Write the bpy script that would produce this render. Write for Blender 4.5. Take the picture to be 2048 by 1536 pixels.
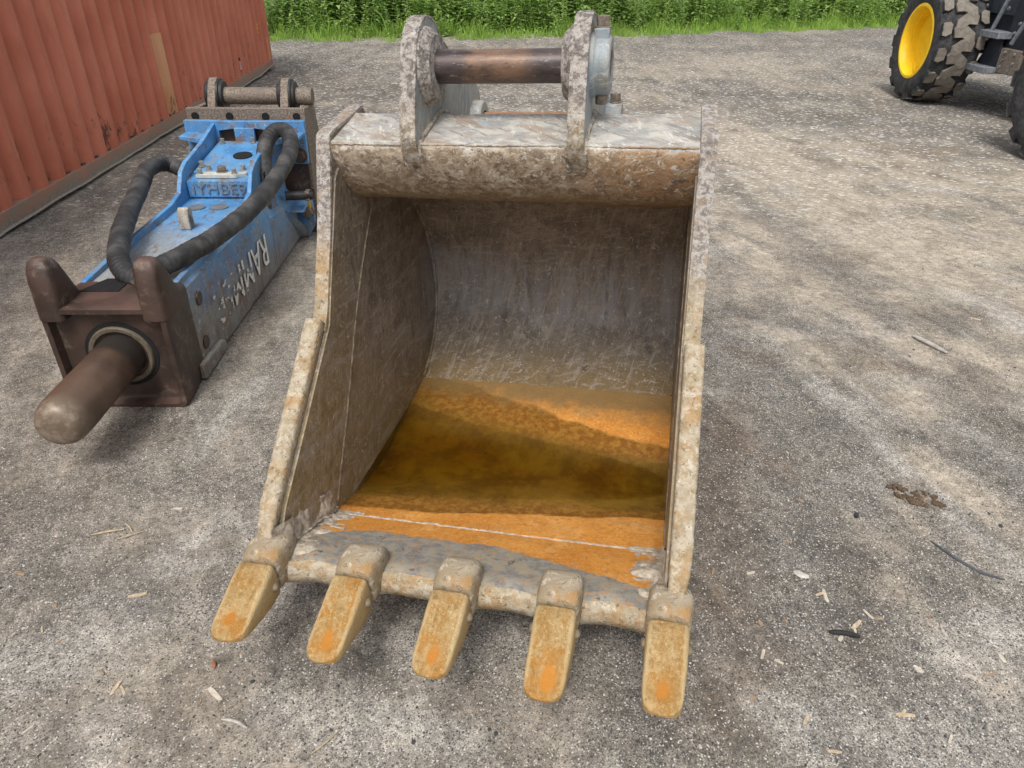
import bpy, bmesh, math, random
from mathutils import Vector, Matrix, noise as mnoise
R = math.radians
random.seed(7)
for o in list(bpy.data.objects): bpy.data.objects.remove(o)
scene = bpy.context.scene
COL = scene.collection

# ------------------------------------------------------------------ camera
cam_data = bpy.data.cameras.new('camera')
cam = bpy.data.objects.new('camera', cam_data); COL.objects.link(cam); scene.camera = cam
cam_data.sensor_fit = 'HORIZONTAL'; cam_data.sensor_width = 36.0; cam_data.lens = 36.0 * 1420 / 2048
cam_data.clip_start = 0.05; cam_data.clip_end = 500
th, roll = R(31.446), R(0.739)
fw = Vector((0, math.cos(th), -math.sin(th))); r0 = Vector((1, 0, 0)); u0 = r0.cross(fw)
rt = math.cos(roll) * r0 + math.sin(roll) * u0; up = math.cos(roll) * u0 - math.sin(roll) * r0
mw = Matrix((rt, up, -fw)).transposed().to_4x4(); mw.translation = (0, 0, 1.65)
cam.matrix_world = mw

# ------------------------------------------------------------------ world, sun, exposure
SUN_EL, SUN_AZ = R(58), R(196)      # azimuth clockwise from +Y
w = bpy.data.worlds.new('World'); scene.world = w; w.use_nodes = True
wn = w.node_tree.nodes; wl = w.node_tree.links
for n in list(wn): wn.remove(n)
sky = wn.new('ShaderNodeTexSky'); sky.sky_type = 'NISHITA'; sky.sun_disc = False
sky.sun_elevation = SUN_EL; sky.sun_rotation = SUN_AZ; sky.air_density = 1.0; sky.dust_density = 4.0
hs = wn.new('ShaderNodeHueSaturation'); hs.inputs['Saturation'].default_value = 0.22
bg = wn.new('ShaderNodeBackground'); bg.inputs['Strength'].default_value = 0.15
wo = wn.new('ShaderNodeOutputWorld')
wl.new(sky.outputs[0], hs.inputs['Color']); wl.new(hs.outputs[0], bg.inputs['Color']); wl.new(bg.outputs[0], wo.inputs['Surface'])
sd = bpy.data.lights.new('sun', 'SUN'); sd.energy = 1.5; sd.angle = R(16); sd.color = (1, .95, .88)
so = bpy.data.objects.new('sun', sd); COL.objects.link(so)
sdir = Vector((math.sin(SUN_AZ) * math.cos(SUN_EL), math.cos(SUN_AZ) * math.cos(SUN_EL), math.sin(SUN_EL)))
so.rotation_euler = sdir.to_track_quat('Z', 'Y').to_euler(); so.location = (0, -5, 12)
vs = scene.view_settings
vs.view_transform = 'Standard'; vs.look = 'None'; vs.gamma = 1; vs.exposure = 0.45; vs.use_curve_mapping = False
scene.render.engine = 'CYCLES'
scene.cycles.use_adaptive_sampling = True; scene.cycles.adaptive_threshold = .02; scene.cycles.use_denoising = True
scene.cycles.max_bounces = 6; scene.cycles.diffuse_bounces = 3; scene.cycles.glossy_bounces = 3

# ------------------------------------------------------------------ material helper
class M:
    def __init__(s, name):
        s.m = bpy.data.materials.new(name); s.m.use_nodes = True
        s.t = s.m.node_tree; s.N = s.t.nodes; s.L = s.t.links
        s.p = s.N['Principled BSDF']; s.out = s.N['Material Output']
        s.tc = s.N.new('ShaderNodeTexCoord'); s.obj = s.tc.outputs['Object']
    def set(s, sock, v):
        if hasattr(v, 'links'): s.L.new(v, sock)
        elif isinstance(v, (tuple, list)) and len(v) == 3 and sock.type == 'RGBA': sock.default_value = (*v, 1)
        else: sock.default_value = v
    def mapc(s, co=None, scale=(1, 1, 1), rot=(0, 0, 0), loc=(0, 0, 0)):
        n = s.N.new('ShaderNodeMapping'); s.L.new(co or s.obj, n.inputs[0])
        n.inputs['Scale'].default_value = scale; n.inputs['Rotation'].default_value = rot; n.inputs['Location'].default_value = loc
        return n.outputs[0]
    def noise(s, scale, detail=4, rough=.55, co=None, dist=0, color=False):
        n = s.N.new('ShaderNodeTexNoise'); s.L.new(co or s.obj, n.inputs['Vector'])
        n.inputs['Scale'].default_value = scale; n.inputs['Detail'].default_value = detail
        n.inputs['Roughness'].default_value = rough; n.inputs['Distortion'].default_value = dist
        return n.outputs['Color' if color else 'Fac']
    def voro(s, scale, co=None, feat='F1', out='Color', rnd=1):
        n = s.N.new('ShaderNodeTexVoronoi'); s.L.new(co or s.obj, n.inputs['Vector']); n.feature = feat
        n.inputs['Scale'].default_value = scale; n.inputs['Randomness'].default_value = rnd
        return n.outputs[out]
    def ramp(s, fac, pts, interp='LINEAR'):
        n = s.N.new('ShaderNodeValToRGB'); s.L.new(fac, n.inputs[0]); e = n.color_ramp; e.interpolation = interp
        while len(e.elements) < len(pts): e.elements.new(.5)
        for el, (p, c) in zip(e.elements, pts):
            el.position = p; el.color = (c, c, c, 1) if not isinstance(c, tuple) else (*c, 1)
        return n.outputs[0]
    def mix(s, fac, a, b, mode='MIX'):
        n = s.N.new('ShaderNodeMix'); n.data_type = 'RGBA'; n.blend_type = mode
        s.set(n.inputs[0], fac); s.set(n.inputs[6], a); s.set(n.inputs[7], b)
        return n.outputs[2]
    def math(s, op, a, b=0., c=0., clamp=False):
        n = s.N.new('ShaderNodeMath'); n.operation = op; n.use_clamp = clamp
        s.set(n.inputs[0], a); s.set(n.inputs[1], b); s.set(n.inputs[2], c)
        return n.outputs[0]
    def step(s, v, lo, hi):      # smooth 0..1 as v goes lo..hi
        n = s.N.new('ShaderNodeMapRange'); n.interpolation_type = 'SMOOTHSTEP'
        s.set(n.inputs[0], v); n.inputs[1].default_value = lo; n.inputs[2].default_value = hi
        return n.outputs[0]
    def xyz(s, co=None):
        n = s.N.new('ShaderNodeSeparateXYZ'); s.L.new(co or s.obj, n.inputs[0]); return n.outputs
    def normz(s):
        n = s.N.new('ShaderNodeNewGeometry'); return s.xyz(n.outputs['Normal'])[2]
    def bump(s, h, strength=.4, dist=.01, nrm=None):
        n = s.N.new('ShaderNodeBump'); s.set(n.inputs['Height'], h)
        n.inputs['Strength'].default_value = strength; n.inputs['Distance'].default_value = dist
        if nrm: s.L.new(nrm, n.inputs['Normal'])
        return n.outputs[0]
    def fin(s, col, rough=.7, metal=0., nrm=None, spec=.3):
        s.set(s.p.inputs['Base Color'], col); s.set(s.p.inputs['Roughness'], rough); s.set(s.p.inputs['Metallic'], metal)
        s.p.inputs['Specular IOR Level'].default_value = spec
        if nrm: s.L.new(nrm, s.p.inputs['Normal'])
        return s.m

def simple(name, c, rough=.6, metal=0., var=.25, scale=30, spec=.3, bump=.15):
    m = M(name); n = m.noise(scale, 5, .6)
    col = m.mix(m.ramp(n, [(.3, 0.), (.7, 1.)]), tuple(x * (1 - var) for x in c), tuple(min(1, x * (1 + var)) for x in c))
    return m.fin(col, rough, metal, m.bump(n, bump, .01), spec)

# ------------------------------------------------------------------ mesh helper
class MB:
    def __init__(s): s.v = []; s.f = []; s.mi = []; s.cm = 0
    def add(s, vs, fs):
        b = len(s.v); s.v += [tuple(v) for v in vs]; s.f += [tuple(i + b for i in f) for f in fs]; s.mi += [s.cm] * len(fs)
        return s
    def box(s, lo, hi, mat=None):
        x0, y0, z0 = lo; x1, y1, z1 = hi
        vs = [Vector((x, y, z)) for z in (z0, z1) for y in (y0, y1) for x in (x0, x1)]
        if mat: vs = [mat @ v for v in vs]
        return s.add(vs, [(0, 2, 3, 1), (4, 5, 7, 6), (0, 1, 5, 4), (2, 6, 7, 3), (0, 4, 6, 2), (1, 3, 7, 5)])
    def prism(s, poly, a, b, axis='x'):      # poly in the two other axes, extruded a..b along axis
        def P(t, p):
            if axis == 'x': return (t, p[0], p[1])
            if axis == 'y': return (p[0], t, p[1])
            return (p[0], p[1], t)
        n = len(poly); vs = [P(a, p) for p in poly] + [P(b, p) for p in poly]
        fs = [tuple(range(n))[::-1], tuple(range(n, 2 * n))] + [(i, (i + 1) % n, n + (i + 1) % n, n + i) for i in range(n)]
        return s.add(vs, fs)
    def loft(s, secs, caps=True, closed=True):
        n = len(secs[0]); vs = [v for sec in secs for v in sec]; fs = []
        for k in range(len(secs) - 1):
            for i in range(n if closed else n - 1):
                j = (i + 1) % n; fs.append((k * n + i, k * n + j, (k + 1) * n + j, (k + 1) * n + i))
        if caps and closed: fs += [tuple(range(n))[::-1], tuple(range((len(secs) - 1) * n, len(secs) * n))]
        return s.add(vs, fs)
    def tube(s, path, r, n=12, caps=True, fr=None):
        path = [Vector(p) for p in path]; secs = []; up = None
        for i, p in enumerate(path):
            d = (path[min(i + 1, len(path) - 1)] - path[max(i - 1, 0)]).normalized()
            if up is None: up = d.orthogonal().normalized()
            a = (up - d * up.dot(d)).normalized(); up = a; b = d.cross(a); rr = r(i) if callable(r) else r
            secs.append([p + (a * math.cos(q) + b * math.sin(q)) * (rr * (fr(i, q) if fr else 1)) for q in [2 * math.pi * k / n for k in range(n)]])
        return s.loft(secs, caps)
    def cyl(s, a, b, r, n=24, r2=None):
        a, b = Vector(a), Vector(b); d = (b - a).normalized(); e = d.orthogonal().normalized(); g = d.cross(e)
        sec = lambda p, q: [p + (e * math.cos(2 * math.pi * k / n) + g * math.sin(2 * math.pi * k / n)) * q for k in range(n)]
        return s.loft([sec(a, r), sec(b, r2 if r2 is not None else r)])
    def lathe(s, prof, a, d, n=32, caps=False):   # prof list of (t along d, radius)
        a, d = Vector(a), Vector(d).normalized(); e = d.orthogonal().normalized(); g = d.cross(e)
        return s.loft([[a + d * t + (e * math.cos(2 * math.pi * k / n) + g * math.sin(2 * math.pi * k / n)) * r for k in range(n)] for t, r in prof], caps)
    def grid(s, fn, nu, nv):
        vs = [fn(i / nu, j / nv) for j in range(nv + 1) for i in range(nu + 1)]
        return s.add(vs, [(j * (nu + 1) + i, j * (nu + 1) + i + 1, (j + 1) * (nu + 1) + i + 1, (j + 1) * (nu + 1) + i) for j in range(nv) for i in range(nu)])
    def mesh(s, name, mats, smooth=True, angle=35, recalc=True):
        me = bpy.data.meshes.new(name); me.from_pydata(s.v, [], s.f)
        for m in (mats if isinstance(mats, (list, tuple)) else [mats]): me.materials.append(m)
        if recalc:
            bm = bmesh.new(); bm.from_mesh(me); bmesh.ops.recalc_face_normals(bm, faces=bm.faces); bm.to_mesh(me); bm.free()
        if isinstance(mats, (list, tuple)): me.polygons.foreach_set('material_index', s.mi)
        if smooth:
            me.shade_smooth(); me.set_sharp_from_angle(angle=R(angle))
        me.update(); return me
    def build(s, name, mats, parent=None, bevel=0, seg=2, **k):
        o = bpy.data.objects.new(name, s.mesh(name, mats, **k)); COL.objects.link(o)
        if parent: o.parent = parent
        if bevel:
            b = o.modifiers.new('bevel', 'BEVEL'); b.width = bevel; b.segments = seg; b.limit_method = 'ANGLE'; b.angle_limit = R(40)
        return o

def tag(o, label=None, cat=None, group=None, kind=None):
    if label: o['label'] = label
    if cat: o['category'] = cat
    if group: o['group'] = group
    if kind: o['kind'] = kind
    return o
def empty(name, mat):
    o = bpy.data.objects.new(name, None); COL.objects.link(o); o.matrix_world = mat; o.empty_display_size = .2; return o
def lerp(a, b, t): return a + (b - a) * t
def spline(pts, n):          # Catmull-Rom through points
    P = [Vector(p) for p in pts]; P = [P[0] * 2 - P[1]] + P + [P[-1] * 2 - P[-2]]; out = []
    m = len(P) - 3
    for k in range(n + 1):
        t = k / n * m; i = min(int(t), m - 1); f = t - i; a, b, c, d = P[i:i + 4]
        out.append(.5 * ((2 * b) + (c - a) * f + (2 * a - 5 * b + 4 * c - d) * f * f + (3 * b - a - 3 * c + d) * f ** 3))
    return out
def nz(x, y, z=0., oct=3): return mnoise.fractal(Vector((x, y, z)), 1.0, 2.0, oct)
def interp(x, xs, ys):
    if x <= xs[0]: return ys[0]
    for a, b, c, d in zip(xs, xs[1:], ys, ys[1:]):
        if x <= b: return lerp(c, d, (x - a) / (b - a))
    return ys[-1]
def text_mesh(body, size, extrude, name):
    c = bpy.data.curves.new(name, 'FONT'); c.body = body; c.size = size; c.extrude = extrude; c.align_x = 'CENTER'; c.align_y = 'CENTER'
    o = bpy.data.objects.new(name, c); COL.objects.link(o)
    dg = bpy.context.evaluated_depsgraph_get(); dg.update()
    me = bpy.data.meshes.new_from_object(o.evaluated_get(dg)); bpy.data.objects.remove(o); return me

# ------------------------------------------------------------------ ground material
def ground_mat():
    m = M('gravel_yard')
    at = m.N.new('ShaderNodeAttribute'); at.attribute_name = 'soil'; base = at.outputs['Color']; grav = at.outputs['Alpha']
    fine = m.noise(34, 4, .72)
    col = m.mix(1., base, m.ramp(fine, [(.28, .62), (.5, 1.), (.74, 1.36)]), 'MULTIPLY')
    clod = m.noise(13, 5, .75)
    col = m.mix(1., col, m.ramp(clod, [(.32, .72), (.5, 1.), (.68, 1.22)]), 'MULTIPLY')
    strk = m.noise(4.5, 6, .72, m.mapc(m.mapc(rot=(0, 0, R(68))), scale=(.45, 1.7, 1)), dist=.5)
    col = m.mix(1., col, m.ramp(strk, [(.30, .66), (.47, .96), (.56, 1.05), (.72, 1.30)]), 'MULTIPLY')
    def sep(v):
        n = m.N.new('ShaderNodeSeparateColor'); m.L.new(v, n.inputs[0]); return n.outputs
    g1 = sep(m.voro(430)); g2 = sep(m.voro(290, m.mapc(loc=(5, 8.5, 0))))
    # sand grains everywhere, coarser and more contrasted where the gravel lies bare
    col = m.mix(m.math('ADD', .45, m.math('MULTIPLY', grav, .5)), col, m.ramp(g1[0], [(0., .62), (.3, .92), (.7, 1.05), (1., 1.40)]), 'MULTIPLY')
    col = m.mix(m.math('ADD', .25, m.math('MULTIPLY', grav, .7)), col, m.ramp(g2[0], [(0., .42), (.3, .88), (.7, 1.06), (1., 1.5)]), 'MULTIPLY')
    wh = m.math('GREATER_THAN', g2[2], m.math('SUBTRACT', .99, m.math('MULTIPLY', grav, .035)))
    col = m.mix(m.math('MULTIPLY', wh, .65), col, (.66, .645, .61))
    dk = m.math('LESS_THAN', g2[1], m.math('ADD', .02, m.math('MULTIPLY', grav, .12)))
    col = m.mix(m.math('MULTIPLY', dk, .8), col, (.055, .055, .058))
    v3 = m.N.new('ShaderNodeTexVoronoi'); m.L.new(m.mapc(loc=(11, 3, 0)), v3.inputs[0]); v3.inputs['Scale'].default_value = 120
    g3 = sep(v3.outputs['Color']); d3 = v3.outputs['Distance']
    peb = m.math('MULTIPLY', m.math('LESS_THAN', g3[0], m.math('ADD', .015, m.math('MULTIPLY', grav, .13))), m.step(d3, .44, .32))
    col = m.mix(peb, col, m.ramp(g3[1], [(0., (.05, .05, .055)), (.55, (.10, .095, .09)), (.8, (.36, .33, .29)), (1., (.64, .62, .58))]))
    g4 = sep(m.voro(34, m.mapc(loc=(2, 9, 0), scale=(1, 1.6, 1)))); col = m.mix(m.math('MULTIPLY', m.math('GREATER_THAN', g4[0], .93), m.step(m.xyz()[1], 3.5, 7.)), col, (.56, .54, .50))
    h = m.math('ADD', m.math('MULTIPLY', g2[0], m.math('MULTIPLY', grav, .35)), m.math('ADD', m.math('MULTIPLY', fine, 1.1), m.math('MULTIPLY', peb, .5)))
    return m.fin(col, .95, 0, m.bump(h, .6, .006), .1)
GROUND = ground_mat()
STROKES = {
  'sand': [([(1.56, 4.6), (1.65, 4.15), (1.79, 3.85), (1.93, 3.68)], .1), ([(1.78, 4.08), (1.95, 3.82), (2.08, 3.65)], .06), ([(1.41, 4.69), (1.52, 4.03), (1.6, 3.64)], .07), ([(2.17, 3.12), (2.27, 2.95), (2.34, 2.75)], .1),
    ([(1.58, 2.24), (1.63, 1.98), (1.74, 1.77)], .1), ([(1.49, 3.91), (1.6, 3.33), (1.71, 2.87)], .07), ([(2.49, 4.73), (2.6, 3.95), (2.91, 3.68)], .25), ([(2.54, 5.28), (2.79, 4.64), (3.29, 4.29)], .2), ([(2.31, 8.89), (2.42, 6.59), (2.64, 5.54)], .35),
    ([(1.2, 3.37), (1.35, 3.18)], .05), ([(3.3, 13.93), (4.18, 11.23), (5.2, 10.87)], .8), ([(1.35, 1.92), (1.37, 1.82), (1.39, 1.74)], .05), ([(1.18, 1.55), (1.22, 1.38), (1.3, 1.2)], .06)],
  'white': [([(1.34, 2.74), (1.42, 2.6), (1.45, 2.41), (1.47, 2.15), (1.53, 1.95), (1.56, 1.75), (1.63, 1.59)], .045), ([(1.53, 2.75), (1.57, 2.6)], .03), ([(1.85, 2.38), (1.94, 2.1)], .05), ([(-1.28, 1.22), (-1.17, 1.29), (-1.08, 1.36)], .1), ([(-1.06, 1.55), (-.94, 1.61)], .04),
    ([(-.59, 1.13), (-.36, 1.02)], .08), ([(1.24, 1.33), (1.49, 1.4)], .08), ([(-1.15, 1.49), (-1.09, 1.63), (-.99, 1.75)], .06), ([(-.24, 1.08), (-.07, 1.0)], .06), ([(2.6, 3.67), (2.68, 3.3)], .12), ([(-1.19, 2.18), (-1.12, 2.7)], .06)],
  'dark': [([(1.78, 6.39), (1.84, 5.5), (1.89, 4.81), (1.89, 4.04), (2.02, 3.4)], .12), ([(1.17, 4.22), (1.23, 3.5), (1.48, 3.27)], .1), ([(1.52, 3.32), (1.69, 3.16), (1.8, 3.06)], .09), ([(1.75, 2.35), (1.84, 2.18), (1.9, 2.04)], .08), ([(2.27, 3.4), (2.42, 3.13), (2.54, 3.08)], .1),
    ([(-1.5, 1.52), (-1.24, 1.5), (-1.0, 1.47)], .08), ([(-.61, 1.23), (-.51, 1.25), (-.42, 1.19)], .06), ([(-1.74, 1.86), (-1.51, 1.84)], .06), ([(-2.79, 8.85), (-1.88, 8.47), (-1.26, 8.1)], .5), ([(-3.85, 11.52), (-2.68, 10.69), (-1.55, 10.16)], .8),
    ([(.78, 1.71), (.99, 1.65)], .1), ([(.9, 1.41), (1.06, 1.43)], .06), ([(-3.03, 4.43), (-2.88, 5.56), (-3.21, 7.73)], .35), ([(7.52, 17.74), (8.11, 16.82)], .7), ([(-1.4, 14.2), (-.2, 14.4)], .35), ([(4.2, 15.6), (5.4, 15.8)], .22), ([(5.4, 9.6), (6.5, 9.8), (7.6, 10)], .5)],
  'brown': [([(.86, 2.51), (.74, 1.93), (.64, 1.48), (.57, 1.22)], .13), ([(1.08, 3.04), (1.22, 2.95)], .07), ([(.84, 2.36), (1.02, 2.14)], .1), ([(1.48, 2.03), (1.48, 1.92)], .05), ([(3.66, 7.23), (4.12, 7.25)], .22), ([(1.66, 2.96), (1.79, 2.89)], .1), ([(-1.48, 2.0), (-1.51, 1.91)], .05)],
}
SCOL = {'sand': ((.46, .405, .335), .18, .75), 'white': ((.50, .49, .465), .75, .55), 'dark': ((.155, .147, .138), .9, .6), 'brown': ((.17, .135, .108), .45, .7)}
def sdist(x, y, pts):
    b = 1e9
    for (x0, y0), (x1, y1) in zip(pts, pts[1:]):
        dx, dy = x1 - x0, y1 - y0; t = max(0, min(1, ((x - x0) * dx + (y - y0) * dy) / (dx * dx + dy * dy))); b = min(b, (x - x0 - t * dx) ** 2 + (y - y0 - t * dy) ** 2)
    return math.sqrt(b)
SBOX = [(k, p, w_, min(q[0] for q in p) - 3 * w_, max(q[0] for q in p) + 3 * w_, min(q[1] for q in p) - 3 * w_, max(q[1] for q in p) + 3 * w_) for k, l in STROKES.items() for p, w_ in l]
def sm(v, a, b): t = max(0, min(1, (v - a) / (b - a))); return t * t * (3 - 2 * t)
def soil(x, y):
    # streaks follow the way vehicles swing through the yard: lengthwise near, sideways far off
    u_, v_ = x * .37 - y * .93, x * .93 + y * .37
    a = nz(v_ * 2.6, u_ * .42, 1, 5) * (1 if x > -.2 else .6); b = nz(x * .32 + 3, y * 1.7, 2, 6); c = nz(x * 4.2, y * 3.2, 5, 4); d = nz(x * .35, y * .35, 9, 3)
    far = sm(y, 4, 9); st = a * (1 - far) + b * far
    v = .45 * st + .38 * c + .35 * d + .42 * sm(x, .9, 2.0) * sm(y, 2.2, 3.2) * (1 - sm(y, 6, 9)) - .06
    k = sm(v, -.32, .36); col = [lerp(p, q, k) for p, q in zip((.235, .220, .20), (.41, .365, .305))]; g = 1 - sm(v, -.22, .25) * .85
    if x < .3 and y < 4: col = [lerp(p, q, .45) for p, q in zip(col, (.285, .265, .238))]; g = lerp(g, .65, .4)
    e = sm(nz(x * 2.1, y * 2.6, 14, 4), .12, .45); col = [lerp(p, q, e * .5) for p, q in zip(col, (.42, .405, .38))]; g = lerp(g, .7, e * .4)
    e = sm(nz(x * 2.6 + 7, y * 2.2, 24, 4), .10, .48); col = [lerp(p, q, e * .5) for p, q in zip(col, (.16, .138, .115))]
    wob = 1 + .9 * nz(x * 6, y * 6, 31, 4)
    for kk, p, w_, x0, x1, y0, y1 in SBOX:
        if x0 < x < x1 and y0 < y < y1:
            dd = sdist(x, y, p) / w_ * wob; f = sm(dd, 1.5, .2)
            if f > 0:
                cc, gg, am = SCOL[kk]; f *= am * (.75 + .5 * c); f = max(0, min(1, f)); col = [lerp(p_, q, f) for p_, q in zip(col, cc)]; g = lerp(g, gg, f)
    f_ = .81 - .13 * sm(y, 7, 11)
    return (col[0] * f_, col[1] * f_ * .98, col[2] * f_ * .945, max(0, min(1, g)))

def gz(x, y):
    d = math.hypot(x, y - 2)
    z = .012 * nz(x * .8, y * .8, 3) + .006 * nz(x * 3, y * 3, 1) + .0035 * nz(x * 9, y * 9, 5, 2)
    # slightly higher ground under the right heel of the bucket, pressed flat below it
    z += .03 * math.exp(-(((x - .52) / .35) ** 2 + ((y - 2.0) / .5) ** 2))
    ye = edge_y(x)
    if y > ye: z += .12 * min(1, (y - ye) / 3)
    if d > 12: z += .0
    return z
def edge_y(x): return interp(x, [-40, -9, -4.93, 1.53, 10.06, 16, 60], [14.0, 15.0, 15.98, 17.5, 21.1, 24, 48])

def axis(lo, hi, f0, f1, step, grow):
    xs = []; v = f0
    while v <= f1: xs.append(v); v += step
    a = f0; s = step; left = []
    while a > lo: s *= grow; a -= s; left.append(a)
    b = xs[-1]; s = step; right = []
    while b < hi: s *= grow; b += s; right.append(b)
    return left[::-1] + xs + right
gx = axis(-150, 150, -2.6, 2.6, .03, 1.06); gy = axis(-60, 260, .5, 5.0, .03, 1.05)
mb = MB(); nx_ = len(gx)
mb.v = [(x, y, gz(x, y)) for y in gy for x in gx]
mb.f = [(j * nx_ + i, j * nx_ + i + 1, (j + 1) * nx_ + i + 1, (j + 1) * nx_ + i) for j in range(len(gy) - 1) for i in range(nx_ - 1)]
mb.mi = [0] * len(mb.f)
gro = mb.build('ground', GROUND, recalc=False, angle=80); tag(gro, kind='structure')
ca = gro.data.color_attributes.new('soil', 'FLOAT_COLOR', 'POINT'); buf = []
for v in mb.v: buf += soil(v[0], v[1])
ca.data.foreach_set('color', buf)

# ------------------------------------------------------------------ the bucket
BY, BZ = 2.0, -.20            # builder coordinates -> bucket origin
yaw, tilt = R(11.787), R(2.6548)
ex = Vector((math.cos(yaw) * math.cos(tilt), -math.sin(yaw) * math.cos(tilt), math.sin(tilt)))
ey = Vector((math.sin(yaw), math.cos(yaw), 0)); ez = ex.cross(ey)
BO = Vector((-.3946, 0, .2171)) + BY * ey + BZ * ez
BM = Matrix((ex, ey, ez)).transposed().to_4x4(); BM.translation = BO
bucket = empty('excavator_bucket', BM)
tag(bucket, 'large rusty five-toothed digging bucket lying open towards the viewer on gravel', 'bucket')
HW, HIN = .5565, .517
def B(x, y, z): return (x, y - BY, z - BZ)

def bucket_mat(name, kind):
    """worn, mud-caked steel; kind picks the balance of rust, bare steel and dried dirt"""
    m = M(name); X = m.xyz()
    fine = m.noise(150, 4, .7); med = m.noise(30, 6, .7); big = m.noise(6, 5, .62)
    def patch(scale, lo, hi, amt, col, c, loc=(0, 0, 0), sc=(1, 1, 1), rot=(0, 0, 0), det=6, ro=.75, dist=0.):
        n = m.noise(scale, det, ro, m.mapc(m.mapc(loc=loc, rot=rot), scale=sc), dist)
        return m.mix(m.math('MULTIPLY', m.step(n, lo, hi), amt), col, c)
    def jig(v, amt, n=None): return m.math('ADD', v, m.math('MULTIPLY', m.math('SUBTRACT', n or big, .5), amt))
    if kind == 'inner':
        col = m.mix(m.step(big, .35, .65), (.13, .103, .078), (.225, .180, .135))
        col = patch(11, .47, .60, .6, col, (.085, .070, .060), (3, 1, 7), (1, 1, .6))
        col = patch(15, .52, .62, .5, col, (.26, .205, .145), (6, 2, 1), (1, 1, .5))
        # polished grey zone across the middle of the back, scoured in vertical streaks; its sheen is painted in
        y_ = jig(X[2], .30); sheen = m.math('MULTIPLY', m.step(y_, .66, .48), m.step(y_, .22, .36)); sheen = m.math('MULTIPLY', sheen, m.step(X[1], .5, .68))
        stv = m.noise(24, 6, .75, m.mapc(scale=(1, .4, .10)))
        col = m.mix(m.math('MULTIPLY', sheen, m.ramp(stv, [(.40, .25), (.60, 1.)])), col, (.25, .245, .25))
        # ochre low on the back and dried ochre mud on the front half of the walls
        ochre = m.step(jig(X[2], .12, med), .30, .13)
        col = m.mix(m.math('MULTIPLY', ochre, .85), col, m.mix(m.step(jig(X[2], .10, med), .20, .11), (.150, .112, .062), (.185, .122, .050)))
        wall = m.math('MULTIPLY', m.step(m.math('ABSOLUTE', X[0]), .490, .505), m.step(jig(m.math('ADD', X[1], m.math('MULTIPLY', X[2], .35)), .8), .50, -.15))
        col = m.mix(m.math('MULTIPLY', wall, .75), col, m.mix(m.step(med, .38, .62), (.20, .145, .065), (.31, .235, .125)))
        # scrapes in several directions, dark runs, flecks of pale dust
        col = patch(9, .54, .60, .5, col, (.30, .265, .225), (1, 5, 2), (1, .5, 7), (0, .35, 0), dist=.6)
        col = patch(9, .55, .60, .55, col, (.33, .29, .25), (4, 2, 8), (6, .5, .7), (.1, -.3, 0), dist=.6)
        col = patch(10, .56, .61, .5, col, (.34, .30, .25), (9, 9, 2), (1, 7, .6), (.5, 0, 0), dist=.5)
        col = patch(13, .54, .66, .6, col, (.060, .043, .032), (2, 7, 4), (1.4, 1, .13))
        col = patch(62, .585, .625, .85, col, (.48, .43, .36), (7, 1, 3), (1, 1, .6), dist=1.5)
        rough, metal, spec = m.ramp(med, [(.3, .30), (.7, .62)]), .0, .5
    elif kind == 'floor':
        col = m.mix(m.step(big, .32, .68), (.52, .205, .030), (.64, .295, .062))
        col = patch(24, .48, .60, .55, col, (.42, .155, .022), (0, 0, 0))
        col = patch(8, .53, .62, .55, col, (.68, .37, .12), (3, 3, 0), (1, .4, 1))
        col = patch(7, .57, .63, .6, col, (.40, .25, .11), (.35, 2, 0), (.5, 3, 1))
        col = patch(46, .52, .60, .5, col, (.36, .13, .02), (6, 1, 1)); col = patch(90, .53, .61, .45, col, (.72, .42, .15), (2, 6, 1))
        # grey bare-steel lip: border is an arc, front of it grey
        n1 = m.math('MULTIPLY', m.math('SUBTRACT', m.noise(22, 6, .75), .5), .06)
        arc = m.math('ADD', m.math('MULTIPLY', m.math('MAXIMUM', m.math('SUBTRACT', X[0], .04), 0.), .30), m.math('MULTIPLY', m.math('MAXIMUM', m.math('SUBTRACT', m.math('MULTIPLY', X[0], -1.), .36), 0.), .5))
        grey = m.step(m.math('ADD', m.math('ADD', X[1], arc), n1), -.466, -.478)
        gcol = m.mix(m.step(med, .40, .60), (.175, .176, .170), (.275, .258, .218))
        gcol = patch(55, .54, .60, .7, gcol, (.42, .20, .05))
        gcol = patch(6, .50, .62, .7, gcol, (.33, .27, .18), (5, 0, 0))
        gcol = patch(26, .60, .64, .8, gcol, (.07, .052, .045), (7, 0, 0))
        col = m.mix(grey, col, gcol)
        # crust of dried mud towards the side walls
        ax = jig(m.math('ABSOLUTE', X[0]), .18, m.noise(26, 6, .8))
        crust = m.math('MULTIPLY', m.step(ax, .455, .495), m.step(X[1], -.30, -.45))
        col = m.mix(m.math('MULTIPLY', crust, .9), col, m.mix(m.step(med, .42, .6), (.22, .18, .13), (.46, .40, .32)))
        # wet and waterlogged rust round the puddle (level follows the bucket's lean)
        lev = jig(m.math('ADD', X[2], m.math('MULTIPLY', X[0], .0463)), .010, med)
        wet = m.step(lev, .0865, .0815)
        col = m.mix(m.math('MULTIPLY', wet, .92), col, m.mix(m.step(m.noise(40, 5, .7), .42, .60), (.165, .068, .012), (.27, .135, .026)))
        deep_tone = m.step(lev, .070, .048)  # floor colour darkens with depth below the waterline
        col = m.mix(m.math('MULTIPLY', deep_tone, .85), col, m.mix(m.step(m.noise(9, 5, .65), .38, .62), (.095, .056, .010), (.17, .102, .015)))
        bk = m.step(m.math('ADD', m.math('ADD', X[1], m.math('MULTIPLY', X[0], .10)), m.math('MULTIPLY', m.math('SUBTRACT', m.noise(13, 5, .7), .5), .26)), .35, .50)
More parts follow.
